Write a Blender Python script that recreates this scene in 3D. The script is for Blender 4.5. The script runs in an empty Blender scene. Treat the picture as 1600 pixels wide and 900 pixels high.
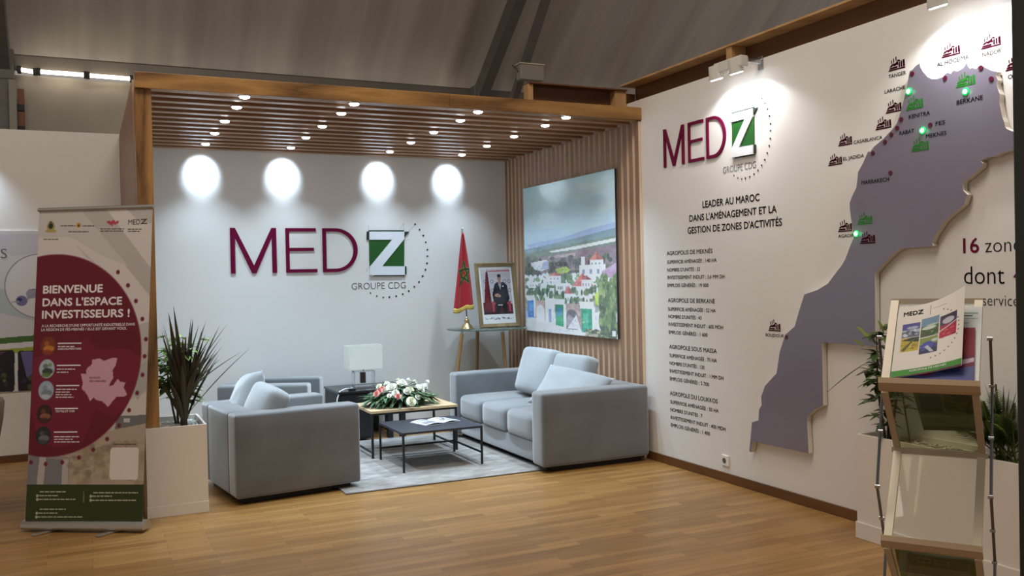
import bpy, bmesh, math, random
import numpy as np
from mathutils import Vector, Matrix
random.seed(7)
R = math.radians
S = bpy.context.scene
COL = S.collection

# ------------------------------------------------------------------ camera
F_PX, YAW, PITCH, ROLL = 1414.69, R(25.2083), R(-0.637944), R(-1.21247)
EYE = Vector((0, 0, 1.5))
_f = Vector((math.sin(YAW)*math.cos(PITCH), math.cos(YAW)*math.cos(PITCH), math.sin(PITCH)))
_r0 = Vector((math.cos(YAW), -math.sin(YAW), 0)); _u0 = _r0.cross(_f)
_r = _r0*math.cos(ROLL) + _u0*math.sin(ROLL); _u = -_r0*math.sin(ROLL) + _u0*math.cos(ROLL)
cd = bpy.data.cameras.new('camera'); cam = bpy.data.objects.new('camera', cd); COL.objects.link(cam)
cd.sensor_width = 36; cd.sensor_fit = 'HORIZONTAL'; cd.lens = F_PX/1600*36; cd.clip_start = .05
M = Matrix((_r, _u, -_f)).transposed().to_4x4(); M.translation = EYE; cam.matrix_world = M
S.camera = cam

# ------------------------------------------------------------------ light of the hall, exposure
S.view_settings.view_transform = 'Standard'; S.view_settings.look = 'None'
S.view_settings.gamma = 1; S.view_settings.use_curve_mapping = False
S.view_settings.exposure = 0.0
wd = bpy.data.worlds.new('hall'); S.world = wd; wd.use_nodes = True
bg = wd.node_tree.nodes['Background']; bg.inputs[0].default_value = (1.0, .92, .84, 1); bg.inputs[1].default_value = .31
FILL_W = 135; DOWN_W = 66; WASH_W = 56; SPOT_W = 15
def area(name, loc, aim, size, w, col):
    l = bpy.data.lights.new(name, 'AREA'); l.shape = 'RECTANGLE'; l.size, l.size_y = size; l.energy = w; l.color = col
    o = bpy.data.objects.new(name, l); COL.objects.link(o); o.location = loc
    o.rotation_euler = (Vector(aim)-Vector(loc)).to_track_quat('-Z', 'Y').to_euler(); return o
# unseen fill lamps, added high overhead to brighten floor and walls
area('fill_light', (-0.6, 3.6, 6.8), (-0.4, 4.6, 0), (3, 2), FILL_W, (1, .89, .76))
area('fill_light', (1.8, 2.6, 6.8), (2.4, 3.4, 0), (2, 2), FILL_W*.9, (1, .90, .78))

# ------------------------------------------------------------------ helpers
def lin(c):
    c = np.asarray(c, float)/255.
    return np.where(c <= .04045, c/12.92, ((c+.055)/1.055)**2.4)
def ray(px, py): return _f*F_PX + _r*(px-800) + _u*(450-py)
def at(axis, val, px, py):                  # where the sight line of a measured photo point meets an axis-aligned plane
    d = ray(px, py); i = 'xyz'.index(axis); return EYE + d*((val-EYE[i])/d[i])
class Plane:                                # a flat surface in the place: corner O, unit axes U (right), V (up), N (out)
    def __init__(s, O, U, V):
        s.O = Vector(O); s.U = Vector(U).normalized(); s.V = Vector(V).normalized(); s.N = s.U.cross(s.V).normalized()
    def uv(s, px, py):
        d = ray(px, py); p = EYE + d*((s.O-EYE).dot(s.N)/d.dot(s.N)) - s.O
        return (p.dot(s.U), p.dot(s.V))
    def xyz(s, u, v, n=0): return s.O + s.U*u + s.V*v + s.N*n

_mats = {}
def mat(name, col, rough=.6, metal=0, var=0, scale=8, stretch=(1, 1, 1), bump=0, sheen=0, coat=0, emit=0, spec=None, detail=4, trans=0, alpha=1, var_col=None, ior=None):
    if name in _mats: return _mats[name]
    m = bpy.data.materials.new(name); m.use_nodes = True; nt = m.node_tree; b = nt.nodes['Principled BSDF']
    c = lin(col); b.inputs['Base Color'].default_value = (*c, 1); b.inputs['Roughness'].default_value = rough; b.inputs['Metallic'].default_value = metal
    if sheen: b.inputs['Sheen Weight'].default_value = sheen
    if coat: b.inputs['Coat Weight'].default_value = coat; b.inputs['Coat Roughness'].default_value = .12
    if spec is not None: b.inputs['Specular IOR Level'].default_value = spec
    if emit: b.inputs['Emission Color'].default_value = (*c, 1); b.inputs['Emission Strength'].default_value = emit
    if trans: b.inputs['Transmission Weight'].default_value = trans
    if ior: b.inputs['IOR'].default_value = ior
    if alpha < 1: b.inputs['Alpha'].default_value = alpha
    if var or bump:
        tc = nt.nodes.new('ShaderNodeTexCoord'); mp = nt.nodes.new('ShaderNodeMapping'); mp.inputs['Scale'].default_value = stretch
        nz = nt.nodes.new('ShaderNodeTexNoise'); nz.inputs['Scale'].default_value = scale; nz.inputs['Detail'].default_value = detail
        nt.links.new(tc.outputs['Object'], mp.inputs[0]); nt.links.new(mp.outputs[0], nz.inputs['Vector'])
        if var:
            rp = nt.nodes.new('ShaderNodeValToRGB'); rp.color_ramp.elements[0].position = .3; rp.color_ramp.elements[1].position = .7
            c2 = lin(var_col) if var_col is not None else c*(1+var)
            rp.color_ramp.elements[0].color = (*(c*(1-var) if var_col is None else c), 1); rp.color_ramp.elements[1].color = (*np.minimum(c2, 1), 1)
            nt.links.new(nz.outputs[0], rp.inputs[0]); nt.links.new(rp.outputs[0], b.inputs['Base Color'])
        if bump:
            bp = nt.nodes.new('ShaderNodeBump'); bp.inputs['Strength'].default_value = bump; bp.inputs['Distance'].default_value = .01
            nt.links.new(nz.outputs[0], bp.inputs['Height']); nt.links.new(bp.outputs[0], b.inputs['Normal'])
    _mats[name] = m; return m
def wood(name, c1, c2, axis=0, scale=1., rough=.45, rings=9., c3=None):
    if name in _mats: return _mats[name]
    m = bpy.data.materials.new(name); m.use_nodes = True; nt = m.node_tree; b = nt.nodes['Principled BSDF']; b.inputs['Roughness'].default_value = rough
    tc = nt.nodes.new('ShaderNodeTexCoord'); mp = nt.nodes.new('ShaderNodeMapping'); s = [1., 1., 1.]; s[axis] = .12
    mp.inputs['Scale'].default_value = [k*scale for k in s]
    nz = nt.nodes.new('ShaderNodeTexNoise'); nz.inputs['Scale'].default_value = 2.2; nz.inputs['Detail'].default_value = 2
    mul = nt.nodes.new('ShaderNodeMath'); mul.operation = 'MULTIPLY'; mul.inputs[1].default_value = rings
    fr = nt.nodes.new('ShaderNodeMath'); fr.operation = 'PINGPONG'; fr.inputs[1].default_value = 1.
    fine = nt.nodes.new('ShaderNodeTexNoise'); fine.inputs['Scale'].default_value = 60; fine.inputs['Detail'].default_value = 3
    mx = nt.nodes.new('ShaderNodeMath'); mx.operation = 'MULTIPLY_ADD'; mx.inputs[1].default_value = .45
    rp = nt.nodes.new('ShaderNodeValToRGB'); rp.color_ramp.elements[0].color = (*lin(c1), 1); rp.color_ramp.elements[1].color = (*lin(c2), 1)
    rp.color_ramp.elements[0].position = .15; rp.color_ramp.elements[1].position = .95
    L = nt.links.new
    L(tc.outputs['Object'], mp.inputs[0]); L(mp.outputs[0], nz.inputs['Vector']); L(mp.outputs[0], fine.inputs['Vector'])
    L(nz.outputs[0], mul.inputs[0]); L(mul.outputs[0], fr.inputs[0]); L(fine.outputs[0], mx.inputs[0]); 
    sc = nt.nodes.new('ShaderNodeMath'); sc.operation = 'MULTIPLY'; sc.inputs[1].default_value = .6
    L(fr.outputs[0], sc.inputs[0]); L(sc.outputs[0], mx.inputs[2]); L(mx.outputs[0], rp.inputs[0]); L(rp.outputs[0], b.inputs['Base Color'])
    _mats[name] = m; return m
def print_mat(name, rough=.4, coat=0, spec=.5):
    if name in _mats: return _mats[name]
    m = bpy.data.materials.new(name); m.use_nodes = True; nt = m.node_tree; b = nt.nodes['Principled BSDF']; b.inputs['Roughness'].default_value = rough
    b.inputs['Specular IOR Level'].default_value = spec
    if coat: b.inputs['Coat Weight'].default_value = coat; b.inputs['Coat Roughness'].default_value = .08
    a = nt.nodes.new('ShaderNodeAttribute'); a.attribute_name = 'ink'; nt.links.new(a.outputs['Color'], b.inputs['Base Color'])
    _mats[name] = m; return m

def tag(o, label=None, cat=None, group=None, kind=None):
    if label: o['label'] = label
    if cat: o['category'] = cat
    if group: o['group'] = group
    if kind: o['kind'] = kind
    return o
def thing(name, label, cat, loc=(0, 0, 0), rz=0, group=None):
    o = bpy.data.objects.new(name, None); COL.objects.link(o); o.empty_display_size = .1
    o.location = loc; o.rotation_euler = (0, 0, rz); return tag(o, label, cat, group)
def copy_tree(o, parent=None):
    c = o.copy(); COL.objects.link(c)
    if parent: c.parent = parent
    for ch in list(o.children): copy_tree(ch, c)
    return c

class MB:                                   # collects shapes into ONE mesh
    def __init__(s): s.b = bmesh.new()
    def add(s, vs, fs, mi=0, smooth=False):
        v = [s.b.verts.new(p) for p in vs]
        for f in fs:
            try:
                g = s.b.faces.new([v[i] for i in f]); g.material_index = mi; g.smooth = smooth
            except ValueError: pass
        return v
    def box(s, a, b, bev=0, mi=0, seg=2):
        t = bmesh.new(); bmesh.ops.create_cube(t, size=1)
        c = [(a[i]+b[i])/2 for i in range(3)]; d = [abs(b[i]-a[i]) for i in range(3)]
        for v in t.verts: v.co = Vector([c[i]+v.co[i]*d[i] for i in range(3)])
        if bev: bmesh.ops.bevel(t, geom=list(t.edges), offset=min(bev, min(d)*.45), segments=seg, affect='EDGES', profile=.5)
        s._take(t, mi, False); return s
    def _take(s, t, mi, smooth, mx=None):
        if mx is not None: bmesh.ops.transform(t, matrix=mx, verts=list(t.verts))
        t.verts.index_update()
        s.add([v.co.copy() for v in t.verts], [[v.index for v in f.verts] for f in t.faces], mi, smooth); t.free()
    def rod(s, p, q, r, r2=None, n=12, mi=0, smooth=True):
        p, q = Vector(p), Vector(q); r2 = r if r2 is None else r2; d = (q-p).normalized()
        a = d.orthogonal().normalized(); b = d.cross(a); vs = []
        for c, k in ((p, r), (q, r2)):
            for i in range(n): t = 2*math.pi*i/n; vs.append(c + a*math.cos(t)*k + b*math.sin(t)*k)
        fs = [[i, (i+1) % n, n+(i+1) % n, n+i] for i in range(n)]
        s.add(vs, fs, mi, smooth); s.add(vs[:n], [list(range(n))[::-1]], mi); s.add(vs[n:], [list(range(n))], mi); return s
    def bar(s, p, q, w, h, up=(0, 0, 1), mi=0):     # rectangular bar
        p, q = Vector(p), Vector(q); d = (q-p).normalized(); a = d.cross(Vector(up)).normalized(); b = a.cross(d).normalized()
        vs = [c + a*w/2*i + b*h/2*j for c in (p, q) for i, j in ((-1, -1), (1, -1), (1, 1), (-1, 1))]
        s.add(vs, [[0, 1, 2, 3], [7, 6, 5, 4], [0, 4, 5, 1], [1, 5, 6, 2], [2, 6, 7, 3], [3, 7, 4, 0]], mi); return s
    def tube(s, pts, r, n=8, mi=0):
        pts = [Vector(p) for p in pts]; m = len(pts); rings = []; a = None
        for i, p in enumerate(pts):
            d = (pts[min(i+1, m-1)]-pts[max(i-1, 0)]).normalized()
            a = (a - d*a.dot(d)).normalized() if a is not None and (a-d*a.dot(d)).length > 1e-4 else d.orthogonal().normalized()
            b = d.cross(a); k = r[i] if isinstance(r, (list, tuple)) else r
            rings += [p + (a*math.cos(2*math.pi*j/n) + b*math.sin(2*math.pi*j/n))*k for j in range(n)]
        fs = [[i*n+j, i*n+(j+1) % n, (i+1)*n+(j+1) % n, (i+1)*n+j] for i in range(m-1) for j in range(n)]
        fs += [list(range(n))[::-1], [(m-1)*n+j for j in range(n)]]
        s.add(rings, fs, mi, True); return s
    def lathe(s, prof, c=(0, 0, 0), n=24, mi=0):
        vs = [Vector((c[0]+r*math.cos(2*math.pi*j/n), c[1]+r*math.sin(2*math.pi*j/n), c[2]+z)) for r, z in prof for j in range(n)]
        m = len(prof); fs = [[i*n+j, i*n+(j+1) % n, (i+1)*n+(j+1) % n, (i+1)*n+j] for i in range(m-1) for j in range(n)]
        fs += [list(range(n))[::-1], [(m-1)*n+j for j in range(n)]]
        s.add(vs, fs, mi, True); return s
    def prism(s, pts, P, n0, n1, mi=0, side=None):   # polygon (u,v) on Plane P, between heights n0 < n1 above it
        k = len(pts); a = sum(pts[i][0]*pts[(i+1) % k][1]-pts[(i+1) % k][0]*pts[i][1] for i in range(k))
        if a < 0: pts = pts[::-1]
        top = [P.xyz(u, v, n1) for u, v in pts]; bot = [P.xyz(u, v, n0) for u, v in pts]
        vs = s.add(top, [list(range(k))], mi)
        s.add(bot, [list(range(k))[::-1]], mi)
        s.add(bot+top, [[i, (i+1) % k, k+(i+1) % k, k+i] for i in range(k)], mi if side is None else side); return s
    def flat(s, pts, P, n, mi=0): s.prism(pts, P, n-.0006, n, mi); return s
    def rbox(s, a, b, r, n=5, crown=(0, 0, 0), mi=0, mx=None):   # padded rounded box
        c = np.array([(a[i]+b[i])/2 for i in range(3)]); h = np.array([abs(b[i]-a[i])/2 for i in range(3)]); r = min(r, h.min()*.98)
        t = []
        for i in range(3):
            e = [h[i]-r*k for k in (0, .25, .55, 1)]
            t.append(sorted(set([-x for x in e]+[round(x, 6) for x in np.linspace(-(h[i]-r), h[i]-r, n)]+e)))
        cr = np.array(crown)
        for ax in range(3):
            o1, o2 = (ax+1) % 3, (ax+2) % 3; A, B = t[o1], t[o2]
            for sg in (-1, 1):
                vs = []
                for x in A:
                    for y in B:
                        p = np.zeros(3); p[ax] = sg*h[ax]; p[o1] = x; p[o2] = y
                        q = np.clip(p, -(h-r), h-r); d = p-q; p = q + d/np.linalg.norm(d)*r
                        w = (1-(p/h)**2); 
                        for k in range(3): p[k] += math.copysign(1, p[k])*cr[k]*w[(k+1) % 3]*w[(k+2) % 3]*(abs(p[k])/h[k])
                        v = Vector(c+p); vs.append(mx @ v if mx is not None else v)
                nb = len(B)
                fs = [[i*nb+j, (i+1)*nb+j, (i+1)*nb+j+1, i*nb+j+1] for i in range(len(A)-1) for j in range(nb-1)]
                if sg < 0: fs = [f[::-1] for f in fs]
                s.add(vs, fs, mi, True)
        bmesh.ops.remove_doubles(s.b, verts=list(s.b.verts), dist=1e-5); return s
    def build(s, name, mats, parent=None, world=False, label=None):
        me = bpy.data.meshes.new(name); s.b.normal_update()
        ng = [f for f in s.b.faces if len(f.verts) > 4]
        if ng: bmesh.ops.triangulate(s.b, faces=ng)
        if world and parent is not None:
            t = parent
            while t.parent: t = t.parent
            inv = (Matrix.Translation(t.location) @ t.rotation_euler.to_matrix().to_4x4()).inverted()
            bmesh.ops.transform(s.b, matrix=inv, verts=list(s.b.verts))
        s.b.to_mesh(me); s.b.free()
        for m in (mats if isinstance(mats, (list, tuple)) else [mats]): me.materials.append(m)
        o = bpy.data.objects.new(name, me); COL.objects.link(o)
        if parent is not None: o.parent = parent
        if label: o['label'] = label
        return o

_caps = {}
def glyphs(body, bold=0., space=1.):
    c = bpy.data.curves.new('t', 'FONT'); c.body = body; c.size = 1; c.offset = bold; c.resolution_u = 3; c.space_character = space; c.fill_mode = 'FRONT'
    o = bpy.data.objects.new('t', c); me = bpy.data.meshes.new_from_object(o)
    v = [tuple(p.co) for p in me.vertices]; f = [list(p.vertices) for p in me.polygons]
    bpy.data.objects.remove(o); bpy.data.curves.remove(c); bpy.data.meshes.remove(me); return v, f
def write(mb, P, body, u0, u1, v, cap, n=.001, bold=0., mi=0, space=1., shear=0.):   # lettering on a surface: left, right, baseline, capital height
    fat = max(0., bold); bold = min(0., bold)
    vs, fs = glyphs(body, bold, space)
    if not vs: return
    if bold not in _caps:
        h, _ = glyphs('H', bold); _caps[bold] = (min(p[1] for p in h), max(p[1] for p in h))
    y0, y1 = _caps[bold]; x0 = min(p[0] for p in vs); x1 = max(p[0] for p in vs)
    for du, dv in (((0, 0),) if not fat else ((-fat, 0), (fat, 0), (0, -fat), (0, fat))):
        mb.add([P.xyz(u0+(p[0]-x0)/(x1-x0)*(u1-u0)+du*cap, v+(p[1]-y0)/(y1-y0)*cap+dv*cap, n) for p in vs], fs, mi); n += .00004
def write_px(mb, P, body, a, b, cap_px, **k):        # the same, measured between two baseline points
    (u0, v0), (u1, v1) = P.uv(*a), P.uv(*b); cap = P.uv(a[0], a[1]-cap_px)[1]-v0
    write(mb, P, body, u0, u1, (v0+v1)/2, cap, **k)

class Ink:                                  # printed picture: an ink grid in panel coordinates (u right, v up, metres)
    def __init__(s, w, h, nx, ny, base=(255, 255, 255)):
        s.w, s.h, s.nx, s.ny = w, h, nx, ny
        s.u, s.v = np.meshgrid(np.linspace(0, w, nx), np.linspace(0, h, ny)); s.c = np.zeros((ny, nx, 3)); s.c[:] = base
        s.rng = np.random.default_rng(3)
    def put(s, mask, col, a=1.):
        mask = mask*a; s.c = s.c*(1-mask[..., None]) + np.array(col, float)*mask[..., None]
    def poly(s, pts, col, a=1.):
        m = np.zeros(s.u.shape, bool); n = len(pts)
        for i in range(n):
            (x0, y0), (x1, y1) = pts[i], pts[(i+1) % n]
            if y0 == y1: continue
            m ^= ((s.v < y0) != (s.v < y1)) & (s.u < (x1-x0)*(s.v-y0)/(y1-y0)+x0)
        s.put(m.astype(float), col, a)
    def ell(s, cu, cv, ru, rv, col, a=1.): 
        d = np.sqrt(((s.u-cu)/ru)**2+((s.v-cv)/rv)**2); s.put(np.clip((1-d)*min(ru/s.w*s.nx, rv/s.h*s.ny)+.5, 0, 1), col, a)
    def rect(s, u0, v0, u1, v1, col, a=1.): s.poly([(u0, v0), (u1, v0), (u1, v1), (u0, v1)], col, a)
    def speck(s, u0, v0, u1, v1, cols, n, su, sv, a=1.):
        for _ in range(n): s.ell(s.rng.uniform(u0, u1), s.rng.uniform(v0, v1), su*s.rng.uniform(.5, 1.3), sv*s.rng.uniform(.5, 1.3), cols[s.rng.integers(len(cols))], a)
    def sheet(s, name, fn, m, parent=None, world=False, gain=1., thick=0, back=None):   # fn(u, v) -> xyz
        nx, ny = s.nx, s.ny; us = np.linspace(0, s.w, nx); vs = np.linspace(0, s.h, ny)
        V = [fn(u, v) for v in vs for u in us]
        if world and parent is not None:
            inv = (Matrix.Translation(parent.location) @ parent.rotation_euler.to_matrix().to_4x4()).inverted(); V = [inv @ Vector(p) for p in V]
        F = [(j*nx+i, j*nx+i+1, (j+1)*nx+i+1, (j+1)*nx+i) for j in range(ny-1) for i in range(nx-1)]
        me = bpy.data.meshes.new(name); me.from_pydata([tuple(p) for p in V], [], F); me.materials.append(m)
        at_ = me.attributes.new('ink', 'FLOAT_COLOR', 'POINT'); c = np.ones((ny*nx, 4), np.float32); c[:, :3] = np.clip(lin(s.c.reshape(-1, 3))*gain, 0, .9)
        at_.data.foreach_set('color', c.ravel()); me.shade_smooth()
        o = bpy.data.objects.new(name, me); COL.objects.link(o)
        if parent is not None: o.parent = parent
        return o

# ------------------------------------------------------------------ materials
M_wall = mat('white_wall_paint', (226, 222, 218), .55, var=.02, scale=1.2)
M_oak = wood('oak_veneer_along', (92, 60, 26), (184, 138, 80), 0, 1.6, .4, 12)
M_oakv = wood('oak_veneer_upright', (92, 60, 26), (184, 138, 80), 2, 1.6, .4, 12)
M_lath = wood('ceiling_lath_wood', (146, 108, 80), (186, 146, 112), 0, 2.0, .32, 5)
M_slat = wood('walnut_slat_face', (128, 96, 76), (164, 128, 104), 2, 2.4, .5, 5)
M_slatside = mat('pale_slat_edge', (226, 204, 176), .6)
M_brownbd = wood('dark_board', (92, 56, 30), (116, 76, 44), 1, 1.5, .6, 5)
M_pine = wood('raw_pine', (168, 128, 84), (196, 156, 108), 2, 2, .6, 5)
M_skirt = wood('skirting_wood', (92, 58, 28), (116, 76, 40), 1, 2, .45, 5)
M_black = mat('black_metal', (30, 30, 34), .45, spec=.4)
M_chrome = mat('chrome', (190, 192, 196), .22, 1)
M_alu = mat('brushed_aluminium', (196, 194, 190), .35, .9)
M_white = mat('white_lacquer', (232, 228, 222), .45)
M_lens = mat('lit_lens', (244, 250, 255), .3, emit=26)
M_crim = mat('crimson_lettering', (104, 10, 52), .6, spec=.1)
M_dark = mat('dark_lettering', (20, 19, 23), .8, spec=0)
M_grey = mat('grey_lettering', (92, 94, 100), .7, spec=.1)
M_logog = mat('logo_green', (22, 84, 24), .5)
M_logow = mat('logo_white', (226, 228, 232), .45)

# ------------------------------------------------------------------ the setting
XR, YB = 4.14, 8.90
def floor_material():
    m = bpy.data.materials.new('laminate_floor'); m.use_nodes = True; nt = m.node_tree; b = nt.nodes['Principled BSDF']; L = nt.links.new
    tc = nt.nodes.new('ShaderNodeTexCoord')
    br = nt.nodes.new('ShaderNodeTexBrick'); br.inputs['Scale'].default_value = 1; br.offset = .37
    br.inputs['Brick Width'].default_value = .62; br.inputs['Row Height'].default_value = .064; br.inputs['Mortar Size'].default_value = .0012
    br.inputs['Color1'].default_value = (*lin((170, 129, 74)), 1); br.inputs['Color2'].default_value = (*lin((142, 104, 55)), 1); br.inputs['Mortar'].default_value = (*lin((104, 72, 38)), 1)
    mp = nt.nodes.new('ShaderNodeMapping'); mp.inputs['Scale'].default_value = (.7, 9, 1)
    nz = nt.nodes.new('ShaderNodeTexNoise'); nz.inputs['Scale'].default_value = 4; nz.inputs['Detail'].default_value = 5
    mx = nt.nodes.new('ShaderNodeMixRGB'); mx.blend_type = 'MULTIPLY'; mx.inputs[0].default_value = .55
    rp = nt.nodes.new('ShaderNodeValToRGB'); rp.color_ramp.elements[0].position = .3; rp.color_ramp.elements[0].color = (.56, .50, .44, 1); rp.color_ramp.elements[1].position = .62; rp.color_ramp.elements[1].color = (1, 1, 1, 1)
    L(tc.outputs['Object'], br.inputs['Vector']); L(tc.outputs['Object'], mp.inputs[0]); L(mp.outputs[0], nz.inputs['Vector'])
    L(nz.outputs[0], rp.inputs[0]); L(br.outputs['Color'], mx.inputs[1]); L(rp.outputs[0], mx.inputs[2]); L(mx.outputs[0], b.inputs['Base Color'])
    b.inputs['Roughness'].default_value = .36; return m
def struct(name, mb, m, label=None): return tag(mb.build(name, m), label, kind='structure')
struct('floor', MB().box((-7, -5, -.1), (9, 13, 0)), floor_material())
struct('wall_back', MB().box((-6, YB, 0), (XR, YB+.08, 2.872), .004), M_wall)
struct('wall_right', MB().box((XR, .6, 0), (XR+.06, YB+.08, 2.938), .004), M_wall)
struct('wall_left', MB().box((.335, 6.40, 0), (.408, YB, 2.862)), M_wall)
struct('baseboard_back', MB().box((-6, YB-.014, 0), (.30, YB, .065), .003).box((.42, YB-.014, 0), (XR-.03, YB, .065), .003), wood('skirting_wood_along', (92, 58, 28), (116, 76, 40), 0, 2, .45, 5))
struct('baseboard_right', MB().box((XR-.014, 3.80, 0), (XR, 6.235, .066), .003), M_skirt)

# ------------------------------------------------------------------ tent over the stands
M_tent = mat('tent_roof_lining', (186, 180, 174), .34, var=.16, scale=2.2, stretch=(2.2, .12, .12), bump=.35, spec=.5)
M_tentw = mat('tent_side_cloth', (168, 160, 150), .6, var=.12, scale=1.6)
M_steel = mat('dark_tent_steel', (112, 108, 104), .5, .1, var=.08, scale=6)
EY, EZ, SL = 11.0, 4.0, .78
rng = random.Random(2)
def roof():
    mb = MB(); n = 220; xs = [-7+20*i/n for i in range(n+1)]
    prof = [(EY, EZ), (EY-.03, EZ+.09), (EY-.09, EZ+.17), (EY-.2, EZ+.27)] + [(EY-d, EZ+.11+SL*d) for d in (.4, .8, 1.5, 2.5, 4, 6.2)]
    top = prof[-1]; prof += [(top[0]-d, top[1]-.5*d) for d in (2, 5, 8)]
    ph = [rng.uniform(-1, 1) for _ in range(n+1)]; vs = []
    for k, (y, z) in enumerate(prof):
        for i, x in enumerate(xs):
            a = (.020*math.sin(x*4.1)+.012*math.sin(x*9.7+1)+.010*ph[i])*(0 if k == 0 else min(1, k/3))
            vs.append((x, y+a, z+a))
    w = n+1
    fs = [[k*w+i, k*w+i+1, (k+1)*w+i+1, (k+1)*w+i] for k in range(len(prof)-1) for i in range(n)]
    mb.add(vs, fs, 0, True); return mb
struct('ceiling', roof(), M_tent)
def sidecloth():
    mb = MB(); n = 90; vs = []
    for z in (0, 1.5, 3, EZ-.2):
        for i in range(n+1):
            x = -7+20*i/n; vs.append((x, EY+.12+.025*math.sin(x*5)+.015*math.sin(x*13), z))
    mb.add(vs, [[k*(n+1)+i, k*(n+1)+i+1, (k+1)*(n+1)+i+1, (k+1)*(n+1)+i] for k in range(3) for i in range(n)], 0, True); return mb
struct('wall_rear', sidecloth(), M_tentw)
struct('trim_1', MB().box((-7, EY+.02, EZ-.16), (13, EY+.10, EZ+.02), .006), mat('eave_profile', (112, 106, 98), .45, .2))
def rafter(name, x, label, w, d):
    t = thing(name, label, 'tent rafter', (x, EY-.1, EZ-.15), group='sloping tent rafters')
    mb = MB(); p = Vector((x, EY-.08, EZ-.12)); q = p + Vector((0, -6, 6*SL)); mb.bar(p, q, w, d)
    mb.build('profile', M_steel, t, world=True)
    mb = MB(); mb.box((x-w*.7, EY-.14, EZ-.30), (x+w*.7, EY+.02, EZ+.02), .01); mb.build('eave_joint', M_steel, t, world=True)
    MB().box((x-w/2, EY-.13, 0), (x+w/2, EY+.015, EZ-.22), .008).build('leg', M_steel, t, world=True)
    return t
pr = at('y', EY-.1, 750, 149)
rafter('tent_rafter', pr.x, 'broad dark rafter of the tent roof rising behind the middle of the oak beam', .13, .20)
pl_ = at('y', EY-.1, 10, 150)
rafter('tent_rafter', pl_.x-.04, 'dark tent rafter and leg at the far left edge above the white wall', .17, .2)
a = at('y', 10.2, 803, 153); b = at('x', a.x, 852, 2)
t = thing('tent_brace', 'thin dark steel brace of the tent roof beside the pale floodlight', 'tent brace', (a.x, a.y, 0))
a2 = a + (a-b)*.25; b2 = b + (b-a)*1.2
MB().bar(a2, b2, .085, .085).build('tube', M_steel, t, world=True)
MB().rod(a2, a2 + Vector((0, 0, -.06)), .09, n=12).build('foot_plate', M_steel, t, world=True)
fl = at('x', a.x-.06, 822, 118)
t = thing('floodlight', 'pale boxy floodlight clamped to the thin tent brace', 'floodlight', (fl.x, fl.y, fl.z))
MB().box((fl.x-.16, fl.y-.18, fl.z-.09), (fl.x+.15, fl.y-.06, fl.z+.09), .012).build('housing', mat('floodlight_shell', (158, 152, 142), .5), t, world=True)
MB().box((fl.x-.17, fl.y-.19, fl.z+.091), (fl.x+.16, fl.y-.03, fl.z+.106), .004).build('visor', mat('floodlight_visor', (214, 208, 180), .5), t, world=True)
MB().tube([(fl.x-.165, fl.y-.12, fl.z), (fl.x-.19, fl.y-.12, fl.z+.06), (fl.x-.19, fl.y-.02, fl.z+.1), (fl.x-.05, fl.y, fl.z+.02)], .008, 6).build('bracket', M_steel, t, world=True)
# lamps and timber at the left eave
M_tube = mat('fluorescent_tube', (255, 240, 214), .4, emit=7)
hid = [('tube lamp under the eave behind the oak beam, ' + w, x) for w, x in (('left', .62), ('centre left', 1.7), ('centre right', 2.8), ('right', 3.8))]
for lab, x in hid:
    t = thing('tube_lamp', lab, 'tube lamp', (x, EY-.04, 3.62), group='tube lamps under the tent eave')
    MB().rod((x, EY-.04, 3.60), (x+.62, EY-.04, 3.60), .021).build('tube', M_tube, t, world=True)
    for q in (x, x+.62): MB().box((q-.02, EY-.075, 3.565), (q+.02, EY+.01, 3.635), .006).box((q-.012, EY-.01, 3.62), (q+.012, EY+.03, 3.842)).build('end_cap', M_black, t, world=True)
for (p0, p1, lab) in [((33, 109), (52, 112), 'short lit tube lamp at the left end of the eave'), ((63, 112), (131, 117), 'lit tube lamp under the eave, middle of the three'), ((140, 118), (203, 123), 'lit tube lamp under the eave next to the oak frame')]:
    A, B = at('y', EY-.04, *p0), at('y', EY-.04, *p1)
    t = thing('tube_lamp', lab, 'tube lamp', A, group='tube lamps under the tent eave')
    MB().rod(A, B, .021).build('tube', M_tube, t, world=True)
    for P_, s in ((A, -1), (B, 1)): MB().box((P_.x-.02+s*.018, P_.y-.035, P_.z-.035), (P_.x+.02+s*.018, P_.y+.05, P_.z+.035), .006).build('end_cap', M_black, t, world=True)
A = at('y', EY-.2, 20, 150)
tag(MB().box((A.x-.035, A.y-.04, 0), (A.x+.035, A.y+.02, 3.68), .004).build('tent_upright', mat('pale_upright', (150, 146, 136), .5)), 'pale upright profile beside the dark tent leg, far left', 'tent upright')
A = at('y', EY-.05, 33, 160)
t = thing('timber_post', 'reddish brown timber post with dark fixings behind the left white wall', 'timber post', (A.x, A.y, 0))
MB().box((A.x-.03, A.y-.03, 0), (A.x+.03, A.y+.03, 3.62), .003).build('post', wood('red_timber', (112, 62, 30), (140, 84, 44), 2, 2), t, world=True)
for z in (3.15, 3.38): MB().box((A.x-.04, A.y-.045, z), (A.x+.03, A.y+.0, z+.07), .004).build('fixing', M_black, t, world=True)

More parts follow.
